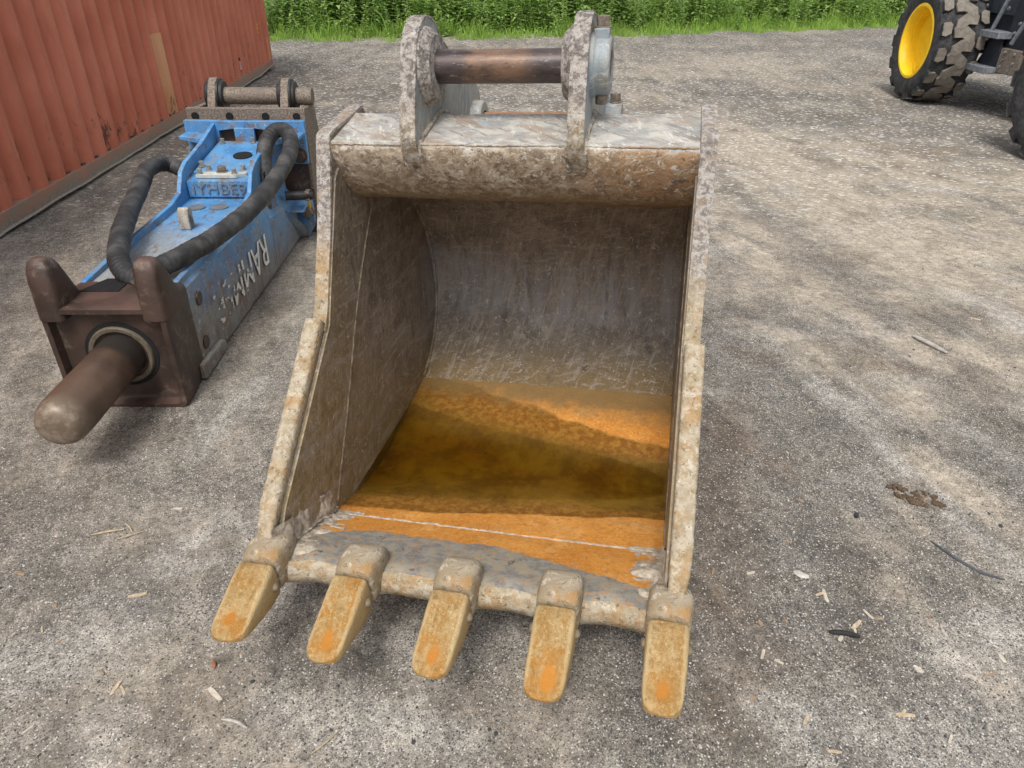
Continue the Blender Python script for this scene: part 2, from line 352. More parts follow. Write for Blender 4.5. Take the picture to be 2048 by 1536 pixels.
        col = m.mix(m.math('MULTIPLY', bk, .9), col, (.185, .122, .050))
        col = patch(70, .62, .65, .75, col, (.13, .06, .02), (1, 2, 3))
        rough = m.mix(wet, (.75, .75, .75), (.25, .25, .25)); metal, spec = 0., .35
    elif kind == 'edge':
        col = m.mix(m.step(med, .38, .60), (.33, .27, .18), (.44, .385, .295))
        col = patch(13, .47, .60, .65, col, (.38, .225, .085), (2, 1, 0))
        col = patch(44, .50, .60, .6, col, (.26, .175, .08), (4, 4, 0))
        col = patch(30, .53, .62, .6, col, (.58, .53, .44), (1, 8, 0))
        col = patch(70, .57, .62, .7, col, (.10, .072, .045), (7, 3, 1))
        hi = m.step(jig(X[2], .5), .75, 1.0)
        up_ = m.mix(m.step(m.noise(60, 6, .8), .44, .56), (.18, .157, .145), (.41, .38, .345))
        col = m.mix(hi, col, patch(24, .52, .60, .7, up_, (.30, .225, .155), (3, 3, 3)))
        rough, metal, spec = .72, 0., .35
    elif kind == 'bar':
        nzv = m.normz()
        front = m.mix(m.step(med, .38, .62), (.27, .205, .14), (.45, .375, .28))
        rx = jig(X[0], .5); front = m.mix(m.math('MULTIPLY', m.step(rx, .12, .34), m.ramp(med, [(.35, .25), (.65, .9)])), front, (.36, .195, .08))
        front = patch(14, .53, .60, .7, front, (.16, .115, .085), (5, 2, 2))
        front = patch(34, .55, .60, .9, front, (.62, .58, .50), (3, 1, 0), (1, 1, 1), (0, .5, 0), dist=1.)
        front = patch(12, .56, .60, .6, front, (.50, .45, .38), (1, 1, 6), (1, 1, 4), (0, .5, 0), dist=.8)
        front = patch(50, .55, .61, .7, front, (.11, .078, .055), (8, 1, 0))
        lowr = m.step(jig(X[2], .08, med), 1.06, 1.0); front = m.mix(m.math('MULTIPLY', lowr, .55), front, (.19, .14, .07))
        top = m.mix(m.step(m.noise(11, 6, .7, m.mapc(scale=(1, 2, 1))), .40, .60), (.29, .29, .28), (.47, .45, .405))
        top = patch(7, .50, .60, .8, top, (.32, .25, .185), (4, 0, 2), (1, 2.2, 1), (0, 0, .5))
        top = patch(10, .54, .60, .7, top, (.19, .15, .125), (1, 6, 1), (1, 5, 1), (0, 0, .6), dist=.6)
        top = patch(18, .58, .63, .7, top, (.62, .61, .57), (9, 6, 1), (2.2, .8, 1), (0, 0, -.3))
        top = patch(5, .58, .66, .6, top, (.36, .45, .51), (2.7, 0, 0), det=3)
        col = m.mix(m.step(nzv, .2, .5), front, top)
        rough, metal, spec = .6, 0., .4
    elif kind == 'ear':
        col = m.mix(m.step(big, .38, .62), (.215, .24, .245), (.32, .325, .305))
        col = patch(16, .52, .64, .5, col, (.16, .155, .145), (0, 0, 0), (1, 1, .2))
        col = patch(20, .52, .60, .7, col, (.24, .17, .115), (3, 3, 3))
        col = patch(12, .54, .59, .55, col, (.50, .50, .475), (6, 1, 2), (1, 5, .8), (.6, 0, 0), dist=.5)
        col = patch(4, .55, .65, .5, col, (.24, .33, .41), (1, 4, 0), det=3)
        rough, metal, spec = .5, 0., .45
    elif kind == 'rim':
        col = m.mix(m.step(m.noise(52, 6, .8), .43, .56), (.14, .12, .11), (.38, .345, .31))
        low = m.step(jig(X[2], .3), 1.33, 1.18)
        col = m.mix(m.math('MULTIPLY', low, .65), col, m.mix(m.step(m.noise(46, 6, .8), .44, .56), (.26, .19, .10), (.52, .47, .385)))
        col = patch(24, .53, .62, .65, col, (.075, .065, .063), (1, 1, 1))
        col = patch(30, .56, .62, .6, col, (.54, .51, .46), (4, 4, 1))
        rough, metal, spec = .65, 0., .4
    h = m.math('ADD', m.math('MULTIPLY', med, .9), m.math('ADD', m.math('MULTIPLY', fine, .25), m.math('MULTIPLY', big, .6)))
    st = {'edge': 1.0, 'rim': 1.0, 'inner': .55, 'floor': .40, 'bar': .8, 'ear': .45}[kind]
    return m.fin(col, rough, metal, m.bump(h, st, .011), spec)
BMAT = {k: bucket_mat('bucket_' + k, k) for k in ('inner', 'floor', 'edge', 'bar', 'ear', 'rim')}

prof = spline([(1.635, -.070), (1.78, -.115), (1.90, -.147), (2.02, -.166), (2.14, -.163), (2.26, -.136), (2.40, -.112), (2.52, -.098), (2.62, -.055),
               (2.71, .012), (2.768, .095), (2.798, .20), (2.795, .32), (2.765, .43), (2.71, .54), (2.62, .645), (2.50, .72), (2.36, .765)], 240)
prof = [Vector((p[0], p[1])) for p in [(q.x, q.y) for q in [Vector((a.x, a.y, 0)) if len(a) == 3 else Vector((a[0], a[1], 0)) for a in prof]]]
def pnorm(P, i):
    d = (P[min(i + 1, len(P) - 1)] - P[max(i - 1, 0)]).normalized(); return Vector((d.y, -d.x))   # outward (down / back)
def shell_part(name, i0, i1, mat, th_=.024):
    mb = MB(); nu = 110; idx = list(range(i0, i1 + 1))
    def dent(x, p): return .010 * nz(x * 2.6 + 1, p.x * 3.2, p.y * 3, 2) + .002 * nz(x * 14, p.x * 14, p.y * 14, 2)
    top = []; bot = []
    for i in idx:
        p = prof[i]; n = pnorm(prof, i); rt_ = []; rb = []
        for k in range(nu + 1):
            x = lerp(-HIN - .004, HIN + .004, k / nu); d = dent(x, p)
            d += .017 * sm(x, .10, .48) * max(0, 1 - ((p.x - 2.07) / .22) ** 2) * (1 if p.y < 0 else 0); a = p + n * d; b = p + n * th_; rt_.append(B(x, a.x, a.y)); rb.append(B(x, b.x, b.y))
        top.append(rt_); bot.append(rb)
    secs = [t + b[::-1] for t, b in zip(top, bot)]
    mb.loft(secs); return mb.build(name, mat, bucket, angle=50)
isp = min(range(len(prof)), key=lambda i: abs(prof[i].x - 2.54) + (9 if prof[i].y > 0 else 0))
shell_part('floor_plate', 0, isp, BMAT['floor'])
shell_part('back_shell', isp, len(prof) - 1, BMAT['inner'])

# lip plate: thick cutting edge with worn, slightly hollowed spans between the teeth
TX = [-.525, -.2625, 0, .2625, .525]
mb = MB(); secs = []; nu = 120
for k in range(nu + 1):
    x = lerp(-HIN - .012, HIN + .012, k / nu)
    ph = (x + .525) / .2625; sc = .5 - .5 * math.cos(2 * math.pi * ph)
    dy = .010 * sc + .006 * nz(x * 9, 3) ; dz = .003 * nz(x * 12, 7)
    y0 = 1.292 + dy
    secs.append([B(x, *p) for p in [(1.633, -.071), (1.56, -.038 + dz), (1.48, -.003 + dz), (1.41, .022 + dz), (y0 + .06, .041 + dz), (y0 + .028, .048 + dz), (y0 + .012, .043), (y0 + .002, .030), (y0 - .004, .008), (y0, -.012), (y0 + .02, -.020), (1.45, -.045), (1.633, -.10)]])
mb.loft(secs); mb.build('lip_plate', [BMAT['floor']], bucket, angle=50)
# crusted wear face along the lip's front edge
mb = MB(); secs = []
for k in range(nu + 1):
    x = lerp(-HIN - .011, HIN + .011, k / nu); ph = (x + .525) / .2625; sc = .5 - .5 * math.cos(2 * math.pi * ph)
    y0 = 1.292 + .010 * sc + .006 * nz(x * 9, 3) - .0035; dz = .004 * nz(x * 25, 2)
    secs.append([B(x, *p) for p in [(y0 + .018, .0485), (y0 + .011, .0475 + dz), (y0 + .001, .034), (y0 - .006, .009), (y0 - .002, -.013), (y0 + .02, -.022), (y0 + .026, -.015), (y0 + .02, .03)]])
mb.loft(secs); mb.build('cutting_edge', BMAT['edge'], bucket, angle=60)
# weld seam between lip and floor: broken ridge of pale crust
mb = MB(); n = 160
mb.tube([B(lerp(-.51, .51, t / n), 1.636 + .003 * nz(t * .35, 1), -.0715 + .0035 * nz(t * .11, 4)) for t in range(n + 1)], lambda i: .003 + .0035 * abs(nz(i * .5, 9)), 6)
crustm = simple('dried_mud', (.40, .345, .275), .92, var=.45, scale=55, bump=.6)
mb.build('weld_seam', crustm, bucket)

# side plates
outer = [prof[i] + pnorm(prof, i) * .034 for i in range(0, len(prof), 8)]
side = [(2.03, .975), (2.022, .990), (2.035, 1.004), (2.270, 1.036), (2.292, 1.030), (2.310, 1.0), (2.36, .92), (2.50, .82)] + [tuple(p) for p in outer[::-1] if p.y < .70] + \
       [(1.50, -.062), (1.33, -.020), (1.312, .03), (1.345, .085), (1.40, .15), (1.58, .30), (1.819, .501), (1.877, .625), (1.945, .765), (1.995, .90)]
side = [(y, z) for y, z in side]
for sgn in (-1, 1):
    mb = MB(); mb.prism([(y - BY, z - BZ) for y, z in side], sgn * HIN, sgn * HW, 'x')
    mb.build('side_plate', BMAT['inner'], bucket, bevel=.004)
    # crusted front rim strip running up the plate's edge
    rim = spline([(1.80, .487), (1.84, .548), (1.877, .624), (1.945, .764), (1.995, .899), (2.018, .965), (2.024, .985), (2.045, 1.003), (2.16, 1.018), (2.284, 1.035)], 60)
    mb = MB(); secs = []
    for i, p in enumerate(rim):
        d = (rim[min(i + 1, 60)] - rim[max(i - 1, 0)]).normalized(); n = Vector((-d.y, d.x))   # outwards from plate
        t1 = .006 + .0025 * nz(i * .35, sgn * 3); t0 = -.004
        cs = [(HIN - .002, t0), (HIN - .001, t1 * .7), (HIN + .007, t1), ((HIN + HW) / 2, t1 + .001), (HW - .006, t1), (HW + .002, t1 * .6), (HW + .002, t0)]
        secs.append([B(sgn * a, p.x + n.x * b, p.y + n.y * b) for a, b in cs])
    mb.loft(secs); mb.build('plate_rim', BMAT['edge'], bucket, angle=50)
    # bolted-on side cutter in three cracked lengths
    cl = spline([(1.806, .512), (1.70, .418), (1.60, .332), (1.50, .247), (1.42, .178), (1.322, .098)], 60)
    for a, b in ((0, 60),):
        mb = MB(); secs = []
        for i in range(a, b + 1):
            p = cl[i]; d = (cl[min(i + 1, 60)] - cl[max(i - 1, 0)]).normalized(); n = Vector((d.y, -d.x)) * -1
            if n.x > 0: n = -n
            tp_ = max(0, (i - 50) / 10) ** 2; fwd = .030 + .003 * nz(i * .25, sgn * 5) - .022 * tp_; out = HW + .0155 + .002 * nz(i * .3, sgn * 8) - .012 * tp_
            e = 0
            if i == a and a: p = p + d * .0018
            if i == b and b < 60: p = p - d * .0018
            cs = []
            for q in range(16):
                an = 2 * math.pi * q / 16; c, s_ = math.cos(an), math.sin(an)
                sx = math.copysign(abs(c) ** .45, c); sy = math.copysign(abs(s_) ** .55, s_)
                xx = lerp(HIN + .001, out, .5 + .5 * sx); ff = lerp(-.014, fwd, .5 + .5 * sy)
                cs.append(B(sgn * xx, p.x + n.x * ff, p.y + n.y * ff))
            secs.append(cs)
        mb.loft(secs); mb.build('side_cutter', BMAT['edge'], bucket, angle=60)
    # doubler plate with its weld bead on the inner wall
    wl_ = spline([(2.285, .768), (2.203, .695), (2.029, .486), (1.869, .242), (1.74, .055), (1.668, -.050)], 50)
    front = [(1.50, -.010), (1.36, .045), (1.352, .082), (1.405, .148), (1.585, .297), (1.822, .497), (1.882, .62), (1.952, .76), (2.01, .88), (2.08, .93)]
    mb = MB(); mb.prism([(p.x - BY, p.y - BZ) for p in wl_[::2]] + [(y - BY, z - BZ) for y, z in front], sgn * (HIN + .001), sgn * (HIN - .006), 'x')
    mb.build('doubler_plate', BMAT['inner'], bucket)
    mb = MB(); mb.tube([B(sgn * (HIN - .004), p.x + .0025 * nz(i * .9, 3), p.y) for i, p in enumerate(wl_)], lambda i: .0052 + .0022 * nz(i * .8, sgn * 4), 8)
    mb.build('weld_bead', simple('wall_weld', (.19, .150, .108), .85, var=.7, scale=45, bump=.8), bucket)
    mb = MB(); pp = [(prof[i], pnorm(prof, i)) for i in range(isp, len(prof) - 1)]
    mb.tube([B(sgn * (HIN - .004), p.x - n.x * .005, p.y - n.y * .005) for p, n in pp], lambda i: .0065 + .002 * nz(i * .8, 9), 8)
    mb.build('weld_bead', BMAT['inner'], bucket)

# top cross-beam
bar = [(2.026, .978), (2.0215, .972), (2.020, .962), (2.030, .930), (2.062, .868), (2.115, .812), (2.18, .778), (2.262, .756), (2.35, .752), (2.50, .72), (2.66, .62), (2.70, .70), (2.56, .88), (2.44, .955), (2.33, 1.0), (2.226, 1.024), (2.035, .982)]
mb = MB(); secs = []
for k in range(61):
    x = lerp(-HIN - .004, HIN + .004, k / 60)
    secs.append([B(x, y + .004 * nz(x * 6, y * 9, z * 9, 2), z + .003 * nz(x * 7, y * 8, z * 8 + 4, 2)) for y, z in bar])
mb.loft(secs); mb.build('cross_beam', BMAT['bar'], bucket, angle=75)
mb = MB()
mb.tube([B(lerp(-.512, .512, k / 150), 2.026 + .002 * nz(k * .6, 2), .9785 + .002 * nz(k * .5, 6)) for k in range(151)], lambda i: (.0085 if i < 34 else .0045) + .003 * nz(i * .9, 1), 8)
mb.build('beam_weld', BMAT['bar'], bucket)

# lifting ears
ear = [(2.17, .86), (2.085, .882), (2.043, .910), (2.012, .955), (2.000, 1.0), (2.022, 1.08), (2.054, 1.165), (2.080, 1.222), (2.118, 1.262), (2.168, 1.284), (2.222, 1.282), (2.268, 1.258), (2.305, 1.222),
       (2.40, 1.172), (2.55, 1.105), (2.66, 1.055), (2.715, 1.005), (2.72, .94), (2.68, .86), (2.60, .80), (2.40, .80)]
ear_s = [p for p in spline([(*p, 0) for p in ear], 80)]
EX = {'l': (-.292, -.249), 'r': (.172, .215)}
PINC, RPIN = (2.166, 1.160), (2.63, .922)
for key, (a, b) in EX.items():
    mb = MB(); mb.prism([(p.x - BY, p.y - BZ) for p in ear_s], a, b, 'x'); mb.build('ear_plate', BMAT['ear'], bucket, bevel=.003)
    mb = MB(); secs = []
    e2 = ear_s[2:58]
    for i, p in enumerate(e2):
        d = (e2[min(i + 1, len(e2) - 1)] - e2[max(i - 1, 0)]).normalized(); n = Vector((-d.y, d.x))
        if n.dot(Vector((p.x - 2.35, p.y - 1.0))) < 0: n = -n
        t = .004 + .002 * nz(i * .5, a * 30)
        secs.append([B(X_, p.x + n.x * f, p.y + n.y * f) for X_, f in ((a - .0015, -.004), (a - .001, t * .6), (a + .006, t), (b - .006, t), (b + .001, t * .6), (b + .0015, -.004))])
    mb.loft(secs); mb.build('ear_rim', BMAT['rim'], bucket, angle=50)
    # bosses round the front pin: stepped ring on the inner face
    inn, s_ = (b, 1) if key == 'l' else (a, -1)
    mb = MB(); mb.lathe([(-.002, .105), (.006, .1035), (.012, .098), (.016, .092), (.024, .088), (.030, .082), (.032, .046)], B(inn, *PINC), (s_, 0, 0), 48)
    mb.build('pin_boss', BMAT['rim'] if key == 'l' else BMAT['rim'], bucket, angle=30)
    mb = MB(); mb.lathe([(-.002, .075), (.03, .072), (.036, .066), (.037, .040)], B(inn, *RPIN), (s_, 0, 0), 36)
    mb.build('rear_boss', BMAT['ear'], bucket, angle=30)
# foot fillets where the ears meet the beam
for key, (a, b) in EX.items():
    for xx, s_ in ((a, -1), (b, 1)):
        mb = MB(); P = spline([(*p, 0) for p in [(2.045, .905), (2.030, .935), (2.018, .968), (2.06, .992), (2.15, 1.012), (2.235, 1.028), (2.33, 1.005)]], 60)
        mb.tube([B(xx + s_ * .001, p.x, p.y) for p in P], lambda i: .0075 + .004 * nz(i * .45, xx * 20), 8); mb.build('ear_weld', BMAT['rim'], bucket, angle=60)

def pin_mat():
    m = M('oily_pin'); X = m.xyz(); n = m.noise(30, 6, .7, m.mapc(scale=(.35, 1, 1))); b = m.noise(7, 4, .6)
    col = m.mix(m.step(n, .35, .65), (.035, .028, .029), (.085, .060, .054))
    q = m.math('ABSOLUTE', m.math('ADD', m.math('ADD', X[0], .035), m.math('MULTIPLY', m.math('SUBTRACT', n, .5), .12)))
    band = m.step(q, .115, .055)
    col = m.mix(m.math('MULTIPLY', m.math('MULTIPLY', band, .5), m.ramp(n, [(.32, .15), (.62, 1.)])), col, (.30, .165, .085))
    col = m.mix(m.math('MULTIPLY', m.step(m.noise(90, 4, .8, m.mapc(scale=(.3, 1, 1))), .57, .68), .6), col, (.30, .24, .20))
    col = m.mix(m.math('MULTIPLY', m.step(m.noise(50, 4, .7, m.mapc(scale=(.4, 1, 1), loc=(3, 3, 3))), .60, .68), .7), col, (.02, .018, .018))
    return m.fin(col, m.ramp(n, [(.3, .28), (.7, .5)]), .25, m.bump(n, .2, .004), .5)
PIN = pin_mat()
mb = MB(); mb.cyl(B(-.285, *PINC), B(.262, *PINC), .0445, 40); mb.build('bucket_pin', PIN, bucket)
rustm = simple('bright_rust', (.27, .135, .07), .75, var=.4, scale=40, bump=.3)
mb = MB(); mb.cyl(B(-.285, *RPIN), B(.262, *RPIN), .034, 32); mb.build('bucket_pin', rustm, bucket)
# collars outside the right ear with their lock bolts
boltm = simple('greasy_bolt', (.20, .165, .135), .5, .35, var=.5, scale=60, bump=.3)
def hexbolt(name, p, d, r, h, parent, mat, washer=True):
    mb = MB(); p, d = Vector(p), Vector(d).normalized()
    if washer: mb.cyl(p, p + d * (h * .18), r * 1.25, 20)
    mb.cyl(p + d * (h * .18 if washer else 0), p + d * h, r, 6)
    return mb.build(name, mat, parent, bevel=r * .08)
col_ = MB(); col_.lathe([(0, .082), (.010, .080), (.014, .075), (.046, .074), (.052, .070), (.053, .0455), (.040, .045), (.040, 0.0)], B(.215, *PINC), (1, 0, 0), 48)
col_.box(B(.222, PINC[0] - .03, PINC[1] + .05), B(.262, PINC[0] + .03, PINC[1] + .092))
cobj = col_.build('pin_collar', BMAT['ear'], bucket, angle=30, bevel=.003)
hexbolt('lock_bolt', B(.243, PINC[0] - .002, PINC[1] + .090), (0, 0, 1), .0185, .030, bucket, boltm)
mb = MB(); mb.cyl(B(.243, PINC[0] - .002, PINC[1] - .098), B(.243, PINC[0] - .002, PINC[1] - .07), .017, 18); mb.build('bolt_end', boltm, bucket, bevel=.003)
col_ = MB(); col_.lathe([(0, .070), (.048, .068), (.052, .062), (.052, 0)], B(.215, *RPIN), (1, 0, 0), 40)
col_.box(B(.222, RPIN[0] - .03, RPIN[1] + .03), B(.262, RPIN[0] + .03, RPIN[1] + .066))
col_.build('pin_collar', BMAT['ear'], bucket, angle=30, bevel=.003)
hexbolt('lock_bolt', B(.243, RPIN[0], RPIN[1] + .066), (0, 0, 1), .0185, .030, bucket, boltm)

# teeth and their adapters
def tooth_mat():
    m = M('worn_tooth'); X = m.xyz(); oi = m.N.new('ShaderNodeObjectInfo'); rnd = oi.outputs['Random']
    off = m.N.new('ShaderNodeCombineXYZ'); m.set(off.inputs[0], m.math('MULTIPLY', rnd, 37.)); m.set(off.inputs[1], m.math('MULTIPLY', rnd, 11.))
    va = m.N.new('ShaderNodeVectorMath'); va.operation = 'ADD'; m.L.new(m.obj, va.inputs[0]); m.L.new(off.outputs[0], va.inputs[1]); co = va.outputs[0]
    med = m.noise(40, 5, .7, co); fine = m.noise(240, 3, .75, co); big = m.noise(11, 4, .6, co)
    strk = m.noise(70, 6, .75, m.mapc(co, scale=(1, .10, .5)))
    col = m.mix(m.step(big, .36, .64), (.40, .30, .165), (.50, .41, .275))
    col = m.mix(m.math('MULTIPLY', m.step(strk, .44, .62), .6), col, (.34, .185, .05))
    col = m.mix(m.math('MULTIPLY', m.step(m.noise(14, 6, .75, co), .47, .58), .75), col, (.42, .205, .035))
    col = m.mix(m.math('MULTIPLY', m.step(m.noise(32, 6, .75, m.mapc(co, loc=(5, 5, 5), scale=(1, .4, 1))), .54, .63), .4), col, (.58, .50, .37))
    col = m.mix(m.math('MULTIPLY', m.step(m.noise(55, 5, .75, m.mapc(co, loc=(1, 5, 2), scale=(1, .5, 1))), .57, .63), .45), col, (.16, .105, .05))
    col = m.mix(m.math('MULTIPLY', m.step(m.noise(120, 4, .75, co), .50, .60), .5), col, (.27, .16, .055))
    col = m.mix(m.math('MULTIPLY', m.step(m.noise(95, 4, .75, m.mapc(co, loc=(4, 4, 4))), .54, .63), .45), col, (.64, .56, .40))
    xe = m.step(m.math('ADD', m.math('ABSOLUTE', X[0]), m.math('MULTIPLY', m.math('SUBTRACT', med, .5), .018)), .034, .041)
    col = m.mix(m.math('MULTIPLY', xe, .6), col, (.58, .50, .36))
    nzv = m.normz()
    # hollow near the tip holding bright rust dust
    dx = m.math('DIVIDE', m.math('ADD', X[0], m.math('MULTIPLY', m.math('SUBTRACT', rnd, .5), .02)), .021)
    dy = m.math('DIVIDE', m.math('ADD', X[1], m.math('ADD', .165, m.math('MULTIPLY', rnd, -.01))), .032)
    rr = m.math('SQRT', m.math('ADD', m.math('MULTIPLY', dx, dx), m.math('MULTIPLY', dy, dy)))
    rr = m.math('ADD', rr, m.math('MULTIPLY', m.math('SUBTRACT', med, .5), .5))
    rr = m.math('MULTIPLY', rr, m.math('ADD', 1.05, m.math('MULTIPLY', rnd, .9)))
    sp = m.math('MULTIPLY', m.step(rr, 1.10, .80), m.step(nzv, .4, .7))
    col = m.mix(m.math('MULTIPLY', sp, .85), col, m.mix(rnd, (.60, .27, .05), (.46, .19, .03)))
    ha = m.math('MULTIPLY', m.step(rr, 2.6, 1.0), m.step(nzv, .4, .7)); col = m.mix(m.math('MULTIPLY', ha, .30), col, (.44, .22, .05))
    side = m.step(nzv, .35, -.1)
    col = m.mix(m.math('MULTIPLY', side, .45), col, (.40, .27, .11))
    col = m.mix(1., col, (.90, .80, .60), 'MULTIPLY')
    h = m.math('ADD', m.math('MULTIPLY', med, .5), m.math('ADD', m.math('MULTIPLY', strk, .5), m.math('MULTIPLY', fine, .4)))
    return m.fin(col, .78, 0, m.bump(h, 1., .008), .3)
TOOTH = tooth_mat()
def adapter_mat():
    m = M('dusty_adapter'); med = m.noise(38, 6, .75); big = m.noise(9, 5, .65)
    col = m.mix(m.step(big, .36, .64), (.27, .21, .13), (.38, .32, .235))
    col = m.mix(m.math('MULTIPLY', m.step(m.noise(20, 6, .75, m.mapc(loc=(2, 2, 2))), .52, .62), .7), col, (.36, .19, .06))
    col = m.mix(m.math('MULTIPLY', m.step(med, .55, .62), .7), col, (.56, .50, .41))
    col = m.mix(m.math('MULTIPLY', m.step(m.noise(60, 5, .75, m.mapc(loc=(5, 2, 2))), .56, .62), .6), col, (.13, .095, .055))
    return m.fin(col, .8, 0, m.bump(med, 1., .008), .3)
ADAPT = adapter_mat()
def rsec(y, w_, zt, zb, n=36, p=.30, scoop=0.):
    out = []
    for k in range(n):
        a = 2 * math.pi * k / n; c, s_ = math.cos(a), math.sin(a)
        sx = math.copysign(abs(c) ** p, c); sy = math.copysign(abs(s_) ** p, s_)
        x = w_ / 2 * sx; z = lerp(zb, zt, .5 + .5 * sy)
        if s_ > 0: z -= scoop * max(0, 1 - (abs(x) / (w_ * .36)) ** 2)
        out.append((x, y, z))
    return out
def tooth_mesh():
    mb = MB(); L = [(-.003, .095, .044, -.056), (-.010, .100, .047, -.060), (-.05, .101, .039, -.058), (-.10, .098, .024, -.050), (-.14, .095, .011, -.041), (-.165, .092, .003, -.035), (-.183, .085, -.003, -.031), (-.195, .072, -.008, -.028), (-.203, .050, -.012, -.025), (-.207, .024, -.015, -.022)]
    sc = [0, 0, 0, .002, .004, .005, .003, 0, 0, 0]
    mb.loft([rsec(y, w_, zt, zb, scoop=s) for (y, w_, zt, zb), s in zip(L, sc)])
    me = mb.mesh('tooth', TOOTH, angle=70)
    for v in me.vertices: v.co += Vector((nz(*(v.co * 18)), nz(*(v.co * 18 + Vector((3, 1, 2)))), nz(*(v.co * 18 + Vector((7, 5, 2)))))) * .0016
    return me
def adapter_mesh():
    mb = MB(); L = [(-.012, .066, .020, -.035), (.0065, .068, .022, -.037), (.007, .096, .044, -.056), (.012, .104, .050, -.060), (.035, .109, .060, -.062), (.065, .110, .063, -.064), (.095, .107, .055, -.066), (.122, .098, .036, -.066), (.143, .082, .012, -.066), (.157, .058, -.008, -.066), (.164, .03, -.022, -.066)]
    mb.loft([rsec(y, w_, zt, zb, p=.42) for y, w_, zt, zb in L])
    me = mb.mesh('adapter', ADAPT, angle=70)
    for v in me.vertices: v.co += Vector((nz(*(v.co * 15)), 0, nz(*(v.co * 15 + Vector((7, 5, 2)))))) * .002
    return me
def cap_mesh():
    mb = MB(); mb.lathe([(-.004, .0125), (.004, .0125), (.009, .010), (.012, .005), (.0125, .0)], (0, 0, 0), (1, 0, 0), 14); return mb.mesh('retaining_pin', simple('pin_steel', (.20, .16, .11), .6, .2, var=.4, scale=80), angle=60)
def collar_mesh():
    mb = MB(); P = spline([(.058, .055, -.040), (.060, .10, -.043), (.052, .145, -.052), (.03, .172, -.060), (0, .180, -.062), (-.03, .172, -.060), (-.052, .145, -.052), (-.060, .10, -.043), (-.058, .055, -.040)], 70)
    mb.tube(P, lambda i: .008 + .006 * nz(i * .33, 4) + .003 * nz(i * 1.1, 8), 9)
    return mb.mesh('adapter_weld', BMAT['edge'], angle=70)
tm, am, pm = tooth_mesh(), adapter_mesh(), cap_mesh()
wm_ = collar_mesh()
for i, x in enumerate(TX):
    yaw_t = [R(3), 0, 0, 0, R(-2)][i]
    rz = Matrix.Rotation(yaw_t, 4, 'Z')
    for nm, me, dy in (('tooth', tm, 0), ('adapter', am, 0)) + ((('adapter_weld', wm_, 0),) if 0 < i < 4 else ()):
        o = bpy.data.objects.new(nm, me); COL.objects.link(o); o.parent = bucket; o.matrix_local = Matrix.Translation(B(x, 1.247, .048)) @ Matrix.Rotation(R([0, 1.2, -.8, 1, -1][i]), 4, 'X') @ rz
        if nm == 'tooth':
            o.scale = [(1.03, .97, 1.0), (.97, 1.02, 1.03), (1.0, 1.0, .97), (1.02, 1.03, 1.0), (.98, .99, 1.04)][i]
            for sx in (1, -1):
                p = bpy.data.objects.new('retaining_pin', pm); COL.objects.link(p); p.parent = o; p.matrix_local = Matrix.Translation((sx * .0485, -.030, -.010)) @ (Matrix() if sx > 0 else Matrix.Rotation(math.pi, 4, 'Z'))
# dried mud caked into the two lower corners
FLZ = lambda y: interp(y, [1.30, 1.36, 1.41, 1.48, 1.56, 1.635, 1.78], [.048, .040, .022, -.003, -.038, -.07, -.115])
for sgn in (-1, 1):
    def crust_pt(u, v):
        y = lerp(1.318, 1.66, v); t = u * .19; base = FLZ(y)
        if t < .10: x, z, nx_c, nz_c = .417 + t, base, 0, 1
        else: x, z, nx_c, nz_c = .517 - .0065, base + (t - .10), -1, 0
        q = abs(t - .10) / .10; e = min(1, (v) / .15, (1 - v) / .25)
        th_c = .017 * (nz(x * 11 + sgn * 3, y * 11, z * 11, 4) + .42 - .85 * q * q) * e - .003 * (1 - e) + .003 * nz(x * 60, y * 60, z * 60, 2)
        cf = max(0, .012 - abs(t - .10)) * .8
        return B(sgn * (x + nx_c * (th_c + cf)), y, z + nz_c * (th_c + cf) + (.0 if nz_c else cf))
    mb = MB(); mb.grid(crust_pt, 44, 70); mb.build('mud_crust', crustm, bucket, angle=80, recalc=False)

# rain water in the bucket
def water_mat():
    m = M('rusty_water'); m.N.remove(m.p)
    tr = m.N.new('ShaderNodeBsdfTransparent'); n1 = m.noise(5, 3, .5)
    at = m.N.new('ShaderNodeAttribute'); at.attribute_name = 'depth'; dp = m.xyz(at.outputs['Vector'])[0]
    m.set(tr.inputs[0], m.mix(m.step(dp, .0, .03), (.97, .95, .90), m.mix(m.step(n1, .35, .65), (.80, .74, .38), (.72, .60, .30))))
    gl = m.N.new('ShaderNodeBsdfGlossy'); gl.inputs['Roughness'].default_value = .015
    fr = m.N.new('ShaderNodeFresnel'); fr.inputs['IOR'].default_value = 1.33
    mx = m.N.new('ShaderNodeMixShader'); m.L.new(fr.outputs[0], mx.inputs[0]); m.L.new(tr.outputs[0], mx.inputs[1]); m.L.new(gl.outputs[0], mx.inputs[2])
    m.L.new(mx.outputs[0], m.out.inputs[0]); return m.m
mb = MB(); ZW = .0745; secs = []
P = []
for x in [lerp(-.515, .515, k / 80) for k in range(81)]:
    zl = ZW - .2171 - x * math.sin(tilt)
    ys = [p.x for p in prof[:isp + 40] if p.y < zl]
    if len(ys) > 1: P.append((x, min(ys) - .012, max(ys) + .012))
vs_ = []; dep = []
for x, a, b in P:
    for t in range(31):
        y = lerp(a, b, t / 30); pt = Vector((-.3946, 0, .2171)) + x * ex + y * ey; vs_.append((pt.x, pt.y, ZW))
        fz = interp(y, [p.x for p in prof[:isp + 1:4]], [p.y for p in prof[:isp + 1:4]]) - .017 * sm(x, .10, .48) * max(0, 1 - ((y - 2.07) / .22) ** 2) - .010 * nz(x * 2.6 + 1, y * 3.2, -.12 * 3, 2); dd_ = max(0, ZW - .2171 - x * math.sin(tilt) - fz); dep += [dd_, dd_, dd_, 1]
